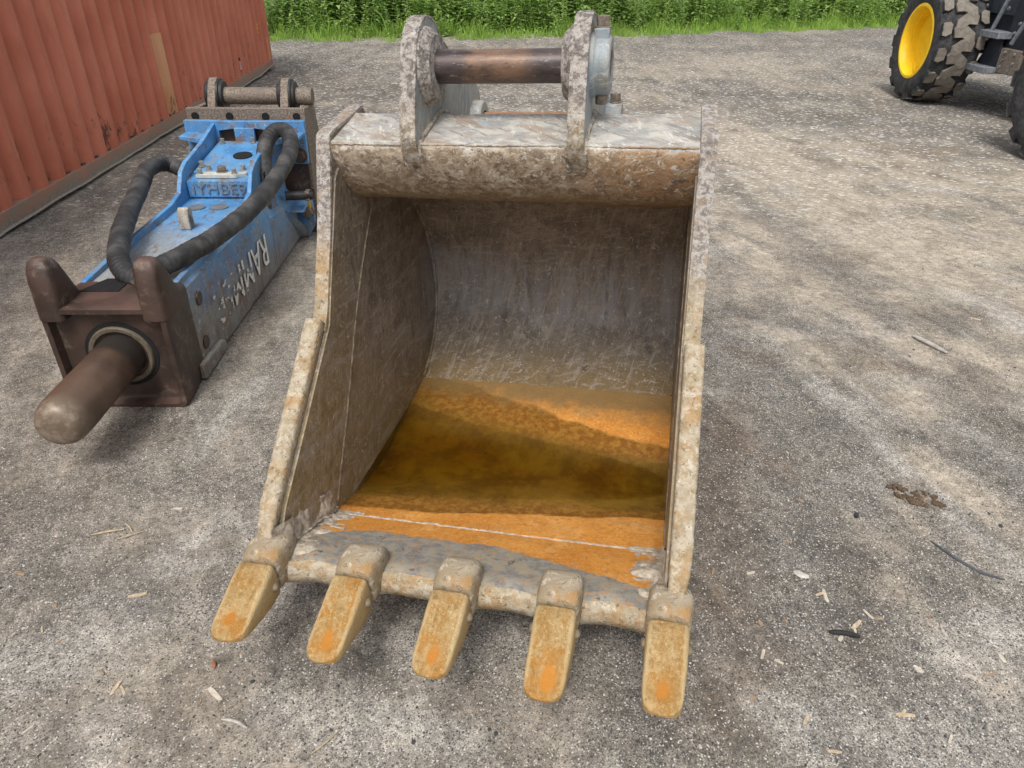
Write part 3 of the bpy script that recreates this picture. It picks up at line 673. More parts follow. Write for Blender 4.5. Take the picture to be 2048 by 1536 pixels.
org = Vector(vs_[len(vs_) // 2])
mb.add([Vector(v) - org for v in vs_], [(i * 31 + t, (i + 1) * 31 + t, (i + 1) * 31 + t + 1, i * 31 + t + 1) for i in range(len(P) - 1) for t in range(30)])
wo_ = mb.build('rainwater', water_mat(), recalc=False); wo_.location = org
wo_.data.color_attributes.new('depth', 'FLOAT_COLOR', 'POINT').data.foreach_set('color', dep)
tag(wo_, 'shallow rust-brown rainwater pooled on the bucket floor', 'puddle')

# ------------------------------------------------------------------ the hydraulic breaker
HM = Matrix.Rotation(R(2.0), 4, 'Z'); HM.translation = (-1.593, 2.478, 0)
ham = empty('hydraulic_breaker', HM)
tag(ham, 'blue hydraulic rock breaker with brown steel nose lying on the gravel beside the container', 'breaker')
def blue_mat(name, dirt):
    m = M(name); X = m.xyz(); big = m.noise(5, 5, .65); med = m.noise(22, 6, .7); fine = m.noise(120, 3, .7)
    nzv = m.normz()
    col = m.mix(m.step(big, .35, .65), (.048, .195, .43), (.095, .275, .52))
    scr = m.noise(30, 6, .75, m.mapc(scale=(1, .3, 1)), dist=1.2)
    col = m.mix(m.math('MULTIPLY', m.step(scr, .57, .68), .45), col, (.26, .42, .56))
    col = m.mix(m.math('MULTIPLY', m.step(m.noise(48, 6, .75), .60, .68), .8), col, (.19, .12, .08))
    dz = m.math('ADD', m.math('MULTIPLY', m.math('SUBTRACT', m.noise(9, 5, .65, m.mapc(scale=(1, 1, .4))), .5), .55), m.math('ADD', X[2], m.math('MULTIPLY', X[1], .13)))
    if dirt:
        strk = m.noise(26, 5, .7, m.mapc(scale=(1, 1, .2)))
        low = m.step(dz, .58, .22)
        dcol = m.mix(m.step(strk, .4, .62), (.15, .105, .065), (.26, .215, .16))
        col = m.mix(m.math('MULTIPLY', low, .92), col, dcol)
        col = m.mix(m.math('MULTIPLY', m.step(strk, .50, .66), .4), col, (.06, .11, .17))
        dust = m.math('MULTIPLY', m.step(nzv, .6, .9), m.step(m.math('ADD', X[1], m.math('MULTIPLY', m.math('SUBTRACT', med, .5), .9)), 1.2, .5))
        col = m.mix(m.math('MULTIPLY', dust, .7), col, m.mix(m.step(scr, .42, .6), (.42, .43, .38), (.34, .25, .165)))
    col = m.mix(m.math('MULTIPLY', m.step(m.noise(8, 6, .75, m.mapc(loc=(3, 0, 1), scale=(1, .5, 1))), .48, .62), .65), col, (.22, .24, .235))
    col = m.mix(m.math('MULTIPLY', m.step(m.noise(13, 6, .78, m.mapc(loc=(6, 2, 1), scale=(1, .35, 1))), .55, .61), .8), col, (.16, .105, .07))
    col = m.mix(m.math('MULTIPLY', m.step(m.noise(42, 5, .75), .60, .65), .6), col, (.50, .56, .60))
    return m.fin(col, .48, 0, m.bump(med, .15, .004), .4)
BLUE, BLUED = blue_mat('blue_paint', False), blue_mat('blue_paint_dirty', True)
def brown_mat():
    m = M('brown_steel'); big = m.noise(6, 5, .6); med = m.noise(40, 5, .7); fine = m.noise(170, 3, .7)
    col = m.mix(m.step(big, .35, .65), (.042, .028, .023), (.080, .050, .039))
    col = m.mix(m.math('MULTIPLY', m.step(m.noise(14, 6, .7), .54, .68), .7), col, (.17, .125, .095))
    col = m.mix(m.math('MULTIPLY', m.step(med, .60, .70), .6), col, (.03, .022, .02))
    nzv = m.normz()
    col = m.mix(m.math('MULTIPLY', m.step(nzv, .5, .9), m.ramp(big, [(.35, .1), (.65, .8)])), col, (.13, .072, .054))
    return m.fin(col, m.ramp(big, [(.3, .36), (.7, .58)]), .15, m.bump(m.math('ADD', med, m.math('MULTIPLY', fine, .5)), .35, .006), .45)
BROWN = brown_mat()
def scaly_mat():
    m = M('scaly_steel'); med = m.noise(95, 6, .8); big = m.noise(8, 4, .6)
    col = m.mix(m.step(med, .40, .62), (.10, .082, .070), (.30, .245, .19))
    col = m.mix(m.math('MULTIPLY', m.step(big, .5, .65), .6), col, (.15, .12, .10))
    return m.fin(col, .65, .1, m.bump(med, .5, .006), .35)
SCALY = scaly_mat()
DARK = simple('dark_opening', (.012, .012, .013), .9, var=.2)
BLK = simple('black_steel', (.035, .034, .034), .45, .2, var=.4, scale=25)

# nose casting
mb = MB()
def rr4(hw_, z0, z1, y, r=.03, n=5):
    pts = []
    for cx_, cz_, a0 in ((hw_ - r, z1 - r, 0), (-hw_ + r, z1 - r, 90), (-hw_ + r, z0 + r, 180), (hw_ - r, z0 + r, 270)):
        for k in range(n + 1):
            a = R(a0 + 90 * k / n); pts.append((cx_ + r * math.cos(a), y, cz_ + r * math.sin(a)))
    return pts
mb.loft([rr4(.196, .034, .405, .034, .02), rr4(.206, .026, .414, .030, .02), rr4(.216, .014, .428, -.004, .025), rr4(.236, -.002, .447, -.004, .03), rr4(.240, -.008, .452, .012, .03), rr4(.240, -.008, .452, .06, .03), rr4(.228, .0, .450, .22, .03), rr4(.222, .005, .448, .27, .03)])
nose = mb.build('nose_casting', BROWN, ham, angle=40)
# open slot on top of the nose
for sx in (-1, 1):
    c = sx * .192; mb = MB()
    base = [(-.048, -.008), (.048, -.008), (.052, .03), (.05, .17), (-.044, .17), (-.05, .03)]
    secs = []
    for z, k, y0, y1 in ((.40, 1.08, -.012, .20), (.46, 1.02, -.012, .17), (.55, .97, -.006, .125), (.60, .90, .004, .10), (.628, .74, .016, .085), (.640, .45, .03, .066)):
        w_ = .053 * k; sec = []
        for a in range(20):
            an = 2 * math.pi * a / 20; cc, ss = math.cos(an), math.sin(an)
            sec.append((c + sx * .006 + w_ * math.copysign(abs(cc) ** .5, cc), lerp(y0, y1, .5 + .5 * math.copysign(abs(ss) ** .5, ss)), z))
        secs.append(sec)
    mb.loft(secs); mb.build('lifting_horn', BROWN, ham, angle=60)
mb = MB(); mb.loft([[(x, y, .452 + dz) for x, y in ((-.16, .16), (.0, .16), (-.0, .29), (-.10, .29))] for dz in (-.03, .002)]); mb.build('nose_opening', DARK, ham)
# bushing and chisel
tan = simple('bushing_steel', (.13, .108, .078), .6, .1, var=.35, scale=50)
BC = (.012, .0, .232)
mb = MB(); mb.lathe([(.03, .128), (.022, .126), (.018, .122), (.020, .108), (.04, .100), (.06, .098)], BC, (0, 1, 0), 40); mb.build('bushing', tan, ham)
mb = MB(); mb.lathe([(.036, .146), (.031, .144), (.029, .126), (.034, .124)], BC, (0, 1, 0), 40); mb.build('bushing_seat', DARK, ham)
def chisel_mat():
    m = M('chisel_steel'); X = m.xyz(); n = m.noise(18, 6, .7); b = m.noise(5, 4, .6)
    col = m.mix(m.step(b, .36, .62), (.070, .044, .031), (.13, .082, .056))
    col = m.mix(m.math('MULTIPLY', m.step(n, .5, .66), .5), col, (.10, .065, .045))
    tip = m.step(m.math('ADD', X[1], m.math('MULTIPLY', m.math('SUBTRACT', n, .5), .10)), -.40, -.47)
    col = m.mix(m.math('MULTIPLY', tip, .7), col, m.mix(m.step(n, .42, .6), (.17, .135, .095), (.33, .27, .21)))
    root = m.step(m.math('ADD', X[1], m.math('MULTIPLY', m.math('SUBTRACT', n, .5), .06)), -.10, -.06)
    col = m.mix(m.math('MULTIPLY', root, .85), col, (.03, .028, .026))
    return m.fin(col, .42, .2, m.bump(n, .15, .005), .45)
mb = MB(); mb.lathe([(.05, .092), (-.38, .092), (-.435, .0905), (-.465, .085), (-.486, .072), (-.497, .050), (-.501, .02), (-.501, 0)], BC, (0, 1, 0), 44, caps=False)
chis = mb.build('chisel', chisel_mat(), ham, angle=60)
# housing: dirty side skins with shoulders, deck plates between rails
def sec_h(y, hb, hs, ht, zs, zt): return [(-hb, y, .012), (hb, y, .012), (hb, y, zs), (hs, y, zs + .07), (ht, y, zt), (-ht, y, zt), (-hs, y, zs + .07), (-hb, y, zs)]
mb = MB(); mb.loft([sec_h(.16, .220, .212, .198, .34, .432), sec_h(.70, .232, .222, .195, .34, .438), sec_h(1.30, .242, .226, .192, .33, .438), sec_h(1.47, .246, .222, .188, .32, .438)])
mb.loft([sec_h(1.47, .246, .222, .188, .32, .535), sec_h(1.80, .250, .205, .188, .28, .575), sec_h(2.055, .250, .200, .188, .26, .60)])
hous = mb.build('housing', BLUED, ham, angle=20, bevel=.006)
# side rails standing proud of the deck
for sx in (-1, 1):
    mb = MB()
    rail = [(.26, .40), (.26, .452), (.70, .470), (1.22, .476), (1.36, .50), (1.44, .595), (1.52, .625), (1.80, .665), (2.07, .725), (2.07, .45), (1.50, .42)]
    mb.prism(rail, sx * .178, sx * .202, 'x'); mb.build('side_rail', BLUE, ham, bevel=.003)
mb = MB(); mb.prism([(-.172, .536), (.172, .536), (.172, .452), (-.172, .452)], 1.452, 1.468, 'y'); mb.build('step_plate', BLUE, ham)
mb = MB(); mb.prism([(1.56, .548), (1.56, .562), (2.045, .622), (2.045, .606)], -.165, .165, 'x'); mb.build('deck_plate', BLUE, ham, bevel=.002)
def disc(name, c, r, mat, tiltx=0., n=28, h=.004, parent=None, sq=1.):
    mb = MB(); mt = Matrix.Rotation(tiltx, 3, 'X'); c = Vector(c)
    mb.loft([[c + mt @ Vector((r * q * math.cos(2 * math.pi * k / n), r * q * sq * math.sin(2 * math.pi * k / n), z)) for k in range(n)] for q, z in ((1, -.01), (1, h), (.9, h))])
    return mb.build(name, mat, parent or ham)
disc('access_hole', (.045, 1.80, .594), .055, DARK, R(7), h=.0035)
disc('plugged_hole', (-.085, 1.29, .440), .048, simple('dull_plug', (.13, .15, .17), .7), 0, h=.004)
disc('plugged_hole', (.035, 1.30, .440), .048, bpy.data.materials['dull_plug'], 0, h=.004)
# valve plate with bolts
pl = simple('pale_plate', (.46, .47, .43), .6, .0, var=.25, scale=40)
mb = MB(); mb.prism([(-.135, 1.50), (.085, 1.50), (.135, 1.545), (.135, 1.60), (-.10, 1.60), (-.135, 1.56)], .541, .562, 'z'); mb.build('valve_plate', pl, ham, bevel=.003)
bg2 = simple('bolt_grey', (.30, .29, .25), .5, .4, var=.4, scale=60)
for x, y in ((-.115, 1.52), (-.085, 1.583), (.105, 1.59), (.075, 1.52)): hexbolt('cap_screw', (x, y, .562), (0, 0, 1), .014, .030, ham, bg2)
hexbolt('valve_plug', (-.005, 1.56, .562), (0, 0, 1), .026, .032, ham, boltm)
for x, y, z in ((-.14, 1.63, .572), (.14, 1.66, .576), (-.13, 2.0, .615), (.05, 2.02, .618)): hexbolt('cap_screw', (x, y, z), (0, 0, 1), .014, .032, ham, bg2)
# lifting loop on the lower deck
mb = MB()
lp = [(.03, .0), (.03, .075), (.018, .098), (0, .105), (-.018, .098), (-.03, .075), (-.03, 0)]
mb.loft([[(-.012 + .026 * s_, .965 + a[0] * k, .44 + a[1] * kk) for s_ in (-1, 1)] + [(-.012 + .026 * s_, .965 + a[0] * .45 * k, .44 + a[1] * .72 * kk) for s_ in (1, -1)] for a, k, kk in [(p, 1, 1) for p in lp]])
mb.build('lifting_loop', simple('worn_lug', (.33, .30, .26), .7, .1, var=.5, scale=40), ham, bevel=.003)
# weld-bead lettering on the step
wt = text_mesh('IYHBE9', .105, .004, 'weld_lettering'); wt.materials.clear(); wt.materials.append(simple('weld_lettering', (.13, .17, .22), .7, var=.6, scale=40))
wo2 = bpy.data.objects.new('weld_lettering', wt); COL.objects.link(wo2); wo2.parent = ham; wo2.matrix_local = Matrix.Translation((-.0, 1.449, .494)) @ Matrix.Rotation(R(90), 4, 'X') @ Matrix.Diagonal((.92, .80, 1, 1))
# side lettering, upside down, worn
def worn_white():
    m = M('worn_white_print'); n = m.noise(11, 5, .65, m.mapc(scale=(.5, 1.6, 1))); X = m.xyz()
    k = m.math('ADD', n, m.math('MULTIPLY', X[0], .16))
    k = m.step(k, .50, .56)
    tr = m.N.new('ShaderNodeBsdfTransparent'); mx = m.N.new('ShaderNodeMixShader')
    m.fin(m.mix(m.step(n, .4, .6), (.62, .60, .55), (.85, .85, .83)), .55)
    m.L.new(k, mx.inputs[0]); m.L.new(m.p.outputs[0], mx.inputs[1]); m.L.new(tr.outputs[0], mx.inputs[2]); m.L.new(mx.outputs[0], m.out.inputs[0])
    return m.m
WW = worn_white()
t1 = text_mesh('RAMMER', .30, .0006, 'side_lettering'); t1.materials.clear(); t1.materials.append(WW)
o = bpy.data.objects.new('side_lettering', t1); COL.objects.link(o); o.parent = ham
o.matrix_local = Matrix.Translation((.2445, .90, .215)) @ Matrix.Rotation(R(90 - 1.0), 4, 'Z') @ Matrix.Rotation(R(90), 4, 'X') @ Matrix.Rotation(R(180), 4, 'Z') @ Matrix.Diagonal((.72, .82, 1, 1))
mb = MB(); mb.box((.2255, 1.545, .34), (.2285, 1.60, .56)); nmp = mb.build('name_strip', BLK, ham)
mb = MB(); mb.prism([(.20, .010), (.50, .010), (.49, .055), (.46, .075), (.20, .085)], .222, .252, 'x'); mb.build('wear_bar', BLUED, ham, bevel=.010)
for y, z in ((.36, .33), (.33, .13)):
    mb = MB(); xs0 = .2235 + .022 * (y - .16) / 1.14; mb.lathe([(-.004, .030), (.0035, .030), (.0035, 0)], (xs0, y, z), (1, 0, 0), 20); mb.build('side_hole_disc', BROWN, ham)  # flat brown disc stands in for the dark inside of a side hole
# rear flanges with nuts
for sx in (-1, 1):
    mb = MB(); mb.prism([(sx * .16, .48), (sx * .36, .48), (sx * .365, .74), (sx * .0, .735), (sx * .0, .70), (sx * .16, .68)], 2.06, 2.10, 'y'); mb.build('upper_flange', BLUE, ham, bevel=.003)
    mb = MB(); mb.prism([(sx * .20, .62), (sx * .36, .655), (sx * .36, .675), (sx * .20, .66)], 1.93, 2.06, 'y'); mb.build('flange_rib', BLUE, ham, bevel=.003)
    mb = MB(); mb.prism([(sx * .16, .275), (sx * .345, .275), (sx * .352, .09), (sx * .30, -.0), (sx * .21, .10), (sx * .16, .12)], 2.06, 2.10, 'y'); mb.build('lower_flange', BLUE, ham, bevel=.003)
    mb = MB(); mb.prism([(2.06, .255), (2.06, .235), (1.92, .215), (1.88, .225), (1.95, .25)], sx * .245, sx * .33, 'x'); mb.build('flange_rib', BLUE, ham, bevel=.002)
    mb = MB(); mb.loft([[(sx * x, y, z) for x, y, z in ((.24, 1.72, .30), (.26, 1.82, .245), (.30, 1.99, .10), (.305, 2.05, .02), (.24, 2.05, .012))], [(sx * x, y, z) for x, y, z in ((.235, 1.70, .27), (.252, 1.81, .22), (.285, 1.97, .08), (.285, 2.04, .012), (.235, 2.045, .01))]])
    mb.build('gusset', BLUED, ham)
    hexbolt('flange_nut', (sx * .315, 2.06, .535), (0, -1, 0), .038, .05, ham, BROWN)
    hexbolt('flange_nut', (sx * .318, 2.06, .175), (0, -1, 0), .034, .045, ham, boltm)
mb = MB(); mb.box((-.06, 2.035, .60), (.06, 2.062, .70)); mb.build('stop_block', BLUE, ham, bevel=.003)
mb = MB(); mb.cyl((.24, 1.86, .335), (.40, 1.90, .33), .028, 14); mb.build('hose_fitting', BLK, ham)
mb = MB(); mb.box((.355, 1.87, .30), (.385, 1.93, .36)); mb.build('hose_clamp', SCALY, ham, bevel=.006)
mb = MB(); mb.box((.30, 2.048, .20), (.34, 2.058, .27)); mb.build('warning_sticker', simple('yellow_sticker', (.70, .42, .03), .5), ham)
# mounting bracket, ears and pin
mb = MB()
mb.prism([(-.362, .30), (.362, .30), (.362, .80), (-.362, .80)], 2.125, 2.165, 'y'); mb.build('bracket_plate', SCALY, ham, bevel=.004)
mb = MB(); mb.prism([(-.345, .02), (.345, .02), (.345, .72), (-.345, .72)], 2.103, 2.124, 'y'); mb.build('bracket_face', BROWN, ham)
mb = MB(); mb.prism([(2.166, .0), (2.50, .05), (2.55, .45), (2.44, .78), (2.166, .79)], .315, .352, 'x'); mb.build('bracket_cheek', SCALY, ham, bevel=.004)
mb = MB(); mb.prism([(2.166, .0), (2.50, .05), (2.55, .45), (2.44, .78), (2.166, .79)], -.352, -.315, 'x'); mb.build('bracket_cheek', SCALY, ham, bevel=.004)
mb = MB(); mb.box((-.30, 2.167, .66), (.30, 2.42, .70)); mb.build('bracket_deck', SCALY, ham)
for x in (-.31, -.10, .12, .31): disc('bolt_slot', (x, 2.124, .752), .024, DARK, R(90), 18, .002)
for a, b in ((-.255, -.205), (.195, .245)):
    mb = MB(); epr = spline([(2.17, .66, 0), (2.20, .78, 0), (2.245, .865, 0), (2.29, .925, 0), (2.335, .945, 0), (2.385, .93, 0), (2.43, .87, 0), (2.45, .80, 0), (2.46, .70, 0), (2.45, .64, 0)], 40)
    mb.prism([(p.x, p.y) for p in epr], a, b, 'x'); mb.build('bracket_ear', SCALY, ham, bevel=.004)
    for face, d in ((b, 1), (a, -1)):
        mb = MB(); mb.lathe([(-.001, .105), (.010, .103), (.014, .09), (.028, .086), (.030, .05)], (face, 2.345, .835), (d, 0, 0), 36); mb.build('ear_boss', BLK, ham, angle=30)
mb = MB(); mb.cyl((-.27, 2.345, .835), (.375, 2.345, .835), .052, 32); mb.build('bracket_pin', SCALY, ham, bevel=.004)
# wrapped hoses
def hose_mat():
    m = M('hose_sleeve'); n = m.noise(9, 5, .6); wv = m.noise(60, 4, .6); f = m.noise(420, 2, .6)
    col = m.mix(m.step(n, .36, .66), (.020, .020, .022), (.055, .054, .053))
    nzv = m.normz()
    col = m.mix(m.math('MULTIPLY', m.step(n, .50, .66), .3), col, (.12, .115, .11))
    return m.fin(col, .62, 0, m.bump(m.math('ADD', m.math('MULTIPLY', wv, .6), m.math('MULTIPLY', f, .5)), .4, .004), .4)
HOSE = hose_mat()
def hose(name, pts, r):
    P = spline(pts, 260); mb = MB()
    def fr(i, q): return 1 + .022 * math.sin(i * 1.45 + 2 * nz(i * .1, 3)) + .04 * nz(i * .17, math.cos(q) * .9, math.sin(q) * .9, 2) + .05 * nz(i * .55, math.cos(q) * .5, math.sin(q) * .5 + 5, 1)
    mb.tube(P, r, 28, fr=fr); return mb.build(name, HOSE, ham, angle=80)
hose('hose', [(.04, .24, .43), (.09, .29, .482), (.15, .37, .50), (.20, .50, .505), (.243, .64, .51), (.30, .925, .525), (.34, 1.26, .565), (.368, 1.52, .625), (.365, 1.70, .68), (.315, 1.83, .725), (.245, 1.85, .725), (.205, 1.77, .675), (.205, 1.66, .59), (.225, 1.59, .50), (.235, 1.57, .45)], .044)
hose('hose', [(-.19, 1.70, .45), (-.32, 1.80, .50), (-.42, 1.80, .545), (-.44, 1.62, .562), (-.36, 1.34, .565), (-.31, 1.16, .562), (-.20, .756, .55), (-.116, .48, .53), (-.058, .335, .505), (-.005, .28, .475), (.05, .29, .45), (.085, .33, .43)], .044)

ferr = simple('hose_ferrule', (.16, .15, .14), .4, .6, var=.4, scale=60)
for a, b in (((.236, 1.575, .475), (.20, 1.565, .40)), ((-.165, 1.685, .435), (-.245, 1.74, .47))):
    mb = MB(); A_, B_ = Vector(a), Vector(b); d_ = (B_ - A_).normalized(); L_ = (B_ - A_).length
    mb.lathe([(0, .052), (.012, .052), (.014, .046), (.03, .046), (.032, .052), (.05, .052), (.052, .04), (L_ + .03, .04)], A_, d_, 24); mb.build('hose_ferrule', ferr, ham, angle=30)
# ------------------------------------------------------------------ shipping container
CY = R(3.433); CM = Matrix.Rotation(CY, 4, 'Z'); CM.translation = (-3.821, 12.123, 0)
con = empty('shipping_container', CM)      # local -Y runs towards the viewer, +X faces the yard
tag(con, 'weathered orange-red corrugated shipping container along the left edge', 'container')
def cont_mat(name, strip=False):
    m = M(name); X = m.xyz(); big = m.noise(1.1, 4, .6); med = m.noise(9, 6, .7); v = m.noise(14, 5, .7, m.mapc(scale=(1, 1, .12)))
    a, b = ((.52, .25, .12), (.60, .33, .18)) if strip else ((.47, .145, .086), (.57, .20, .128))
    col = m.mix(m.step(big, .35, .65), a, b)
    col = m.mix(m.math('MULTIPLY', m.step(v, .52, .7), .35), col, tuple(x * .72 for x in a))
    col = m.mix(m.math('MULTIPLY', m.step(m.noise(2.2, 5, .7, m.mapc(scale=(1, 1.5, .5), loc=(0, 3, 2))), .50, .62), .15), col, tuple(x * .62 for x in a))
    ru = m.math('MULTIPLY', m.step(m.noise(7, 6, .78, m.mapc(scale=(1, 1.8, .4))), .58, .63), m.step(X[2], .75, .25))
    col = m.mix(m.math('MULTIPLY', ru, .9), col, (.10, .06, .045))
    col = m.mix(m.math('MULTIPLY', m.step(m.noise(60, 4, .7, m.mapc(scale=(1, 1.5, .5))), .70, .73), .5), col, (.62, .42, .34))
    return m.fin(col, .6, 0, m.bump(med, .12, .01), .3)
CONT = cont_mat('container_paint'); CSTRIP = cont_mat('container_patch', True)
def rail_mat():
    m = M('container_rail'); X = m.xyz(); n = m.noise(5, 6, .7, m.mapc(scale=(1, 1, 2))); f = m.noise(60, 4, .7)
    col = m.mix(m.step(n, .38, .62), (.28, .215, .165), (.36, .20, .145))
    low = m.step(m.math('ADD', X[2], m.math('MULTIPLY', m.math('SUBTRACT', n, .5), .14)), .10, .045)
    col = m.mix(m.math('MULTIPLY', low, .85), col, m.mix(m.step(f, .4, .6), (.19, .175, .15), (.30, .275, .235)))
    return m.fin(col, .8, 0, m.bump(f, .4, .005), .2)
RAIL = rail_mat()
PITCH = .245; NP_ = 50; PER = 10; DEP = .06
for g in range(NP_ // PER):
    mb = MB(); xs = []
    for k in range(PER):
        b = -(.10 + (g * PER + k) * PITCH)
        for dy, dx in ((0, 0), (.070, 0), (.1225, -DEP), (.1925, -DEP)): xs.append((dx, b - dy))
    if g < NP_ // PER - 1 or True: xs.append((0, -(.10 + (g + 1) * PER * PITCH)))
    zs = [.14, .2, .3, .42, .6, .85, 1.2, 1.6, 2.05, 2.45]
    secs = []
    for z in zs: secs.append([(dx + .004 * nz(y * 1.3, z * 1.5) + .003 * nz(y * 3, z * 3, 4), y, z) for dx, y in xs])
    mb.loft(secs, closed=False)
    mb.build('side_panel', CONT, con, angle=20, recalc=False)
# bottom rail, bent here and there
mb = MB(); secs = []
for k in range(161):
    y = -k / 160 * 12.35; b = .006 * nz(y * .9, 3) + .009 * max(0, nz(y * 2.2, 9))
    zb = .028 + .010 * nz(y * 1.1, 5) + .014 * max(0, nz(y * 2.6, 2))
    if -.9 < y: zb += .05 * (y + .9) / .9
    secs.append([(.012 + b * .3, y, .142), (.013 + b, y, .09), (.010 + b * 1.5, y, zb + .012), (.022 + b * 1.5, y, zb), (-.10, y, zb), (-.10, y, .142)])
mb.loft(secs); mb.build('bottom_rail', RAIL, con, angle=30)
# lumps of dirt caught on the rail ledge
mb = MB()
for k in range(26):
    b = -(.10 + (k + 10) * PITCH) - .157; r = random.uniform(.012, .03)
    if random.random() < .35: continue
    mb.loft([[(-.022 + r * .7 * q * math.cos(a) * random.uniform(.7, 1.2), b + 2.0 * r * q * math.sin(a) * random.uniform(.7, 1.2), .142 + h) for a in [2 * math.pi * t / 8 for t in range(8)]] for q, h in ((1, -.002), (.8, r * .4), (.35, r * .6))])
tag(mb.build('ledge_dirt', simple('rotten_dirt', (.075, .06, .048), .95, var=.5, scale=60), con), kind='stuff')
mb = MB(); mb.box((-.16, -.10, .14), (.006, .0, 2.45)); mb.build('corner_post', CONT, con, bevel=.006)
mb = MB(); mb.box((-.17, -.18, .03), (.010, .004, .141)); mb.build('corner_casting', RAIL, con, bevel=.01)
mb = MB(); mb.box((-2.44, -12.35, 2.46), (.008, 0, 2.56)); mb.build('roof', CONT, con, bevel=.01)
mb = MB(); mb.box((-2.42, -.06, .10), (-.165, -.02, 2.455)); mb.build('end_wall', CONT, con)
mb = MB(); mb.box((-2.44, -12.3, .10), (-2.40, -.03, 2.455)); mb.build('far_wall', CONT, con)
mb = MB(); mb.box((-2.40, -12.3, .08), (-.105, -.07, .12)); mb.build('container_floor', RAIL, con)
# lighter repair strip over one rib
k = round((4.25 - .10) / PITCH)
b = -(.10 + k * PITCH); mb = MB()
mb.loft([[(dx + .005 + .004 * nz(y * 1.3, z * 1.5) + .004 * nz(y * 3, z * 3, 4), y, z) for dx, y in ((0, b + .002), (0, b - .070), (-DEP, b - .1225), (-DEP, b - .165), (-DEP - .004, b - .165), (-.004, b))] for z in (.155, .2, .3, .42, .6, .85, .905)])
mb.build('repair_strip', CSTRIP, con, angle=20)
mb = MB(); mb.loft([[(dx + .004 + .004 * nz(y * 1.3, z * 1.5) + .004 * nz(y * 3, z * 3, 4), y, z) for dx, y in ((.002, -.102), (.002, -.168), (-.02, -.168), (-.02, -.102))] for z in (.15, .3, .47)]); mb.build('repair_strip', CSTRIP, con, angle=20)
et = text_mesh('E', .19, .002, 'letter'); et.materials.clear(); et.materials.append(simple('yellow_marking', (.75, .42, .04), .6, var=.15))
o = bpy.data.objects.new('stencil_letter', et); COL.objects.link(o); o.parent = con
kk = round((.70 - .10 - .035) / PITCH); yb = -(.10 + kk * PITCH) - .035
o.matrix_local = Matrix.Translation((.010, yb, .62)) @ Matrix.Rotation(R(90), 4, 'Z') @ Matrix.Rotation(R(90), 4, 'X') @ Matrix.Diagonal((.75, 1.0, 1, 1))
mb = MB(); yt = -1.775; mb.add([(.012, yt + .03, .37), (.012, yt - .03, .385), (.013, yt - .025, .35), (.013, yt + .035, .335)], [(0, 1, 2, 3)]); mb.add([(.006, yt + .03, .37), (.006, yt - .03, .385), (.006, yt - .025, .35), (.006, yt + .035, .335)], [(3, 2, 1, 0)]); mb.build('torn_hole', DARK, con, recalc=False)
mb = MB(); mb.box((.004, yt - .022, .23), (.012, yt + .024, .335)); mb.build('scraped_paint', simple('scraped_paint', (.55, .36, .33), .7, var=.4, scale=50), con)

# ------------------------------------------------------------------ wheel loader
LM = Matrix.Translation((5.15, 10.15, 0)); load = empty('wheel_loader', LM)
tag(load, 'wheel loader with yellow rims and muddy lugged tyres at the right edge', 'loader')
def tyre_mat():
    m = M('tyre_rubber'); X = m.xyz(); n = m.noise(14, 5, .7); f = m.noise(60, 4, .7)
    rad = m.math('SQRT', m.math('ADD', m.math('MULTIPLY', X[1], X[1]), m.math('MULTIPLY', X[2], X[2])))
    tread = m.math('MULTIPLY', m.step(m.math('ADD', rad, m.math('MULTIPLY', m.math('SUBTRACT', n, .5), .02)), .672, .690), 1.)
    col = m.mix(m.step(n, .35, .65), (.024, .025, .028), (.060, .060, .062))
    col = m.mix(m.math('MULTIPLY', m.step(m.noise(30, 5, .7, m.mapc(scale=(1, .5, 1))), .55, .68), .5), col, (.11, .105, .10))
    col = m.mix(m.math('MULTIPLY', tread, .9), col, m.mix(m.step(n, .38, .62), (.17, .15, .125), (.24, .215, .18)))
    return m.fin(col, .8, 0, m.bump(f, .3, .01), .25)
TYRE = tyre_mat()
YEL = simple('yellow_rim_paint', (.92, .58, .02), .42, var=.12, scale=6, bump=.03)
NAVY = simple('dark_blue_black_paint', (.020, .024, .032), .45, var=.4, scale=8)
NAVY2 = simple('worn_dark_paint', (.040, .048, .060), .5, var=.5, scale=14)
STEP = simple('step_steel', (.22, .24, .27), .5, .3, var=.4, scale=20)
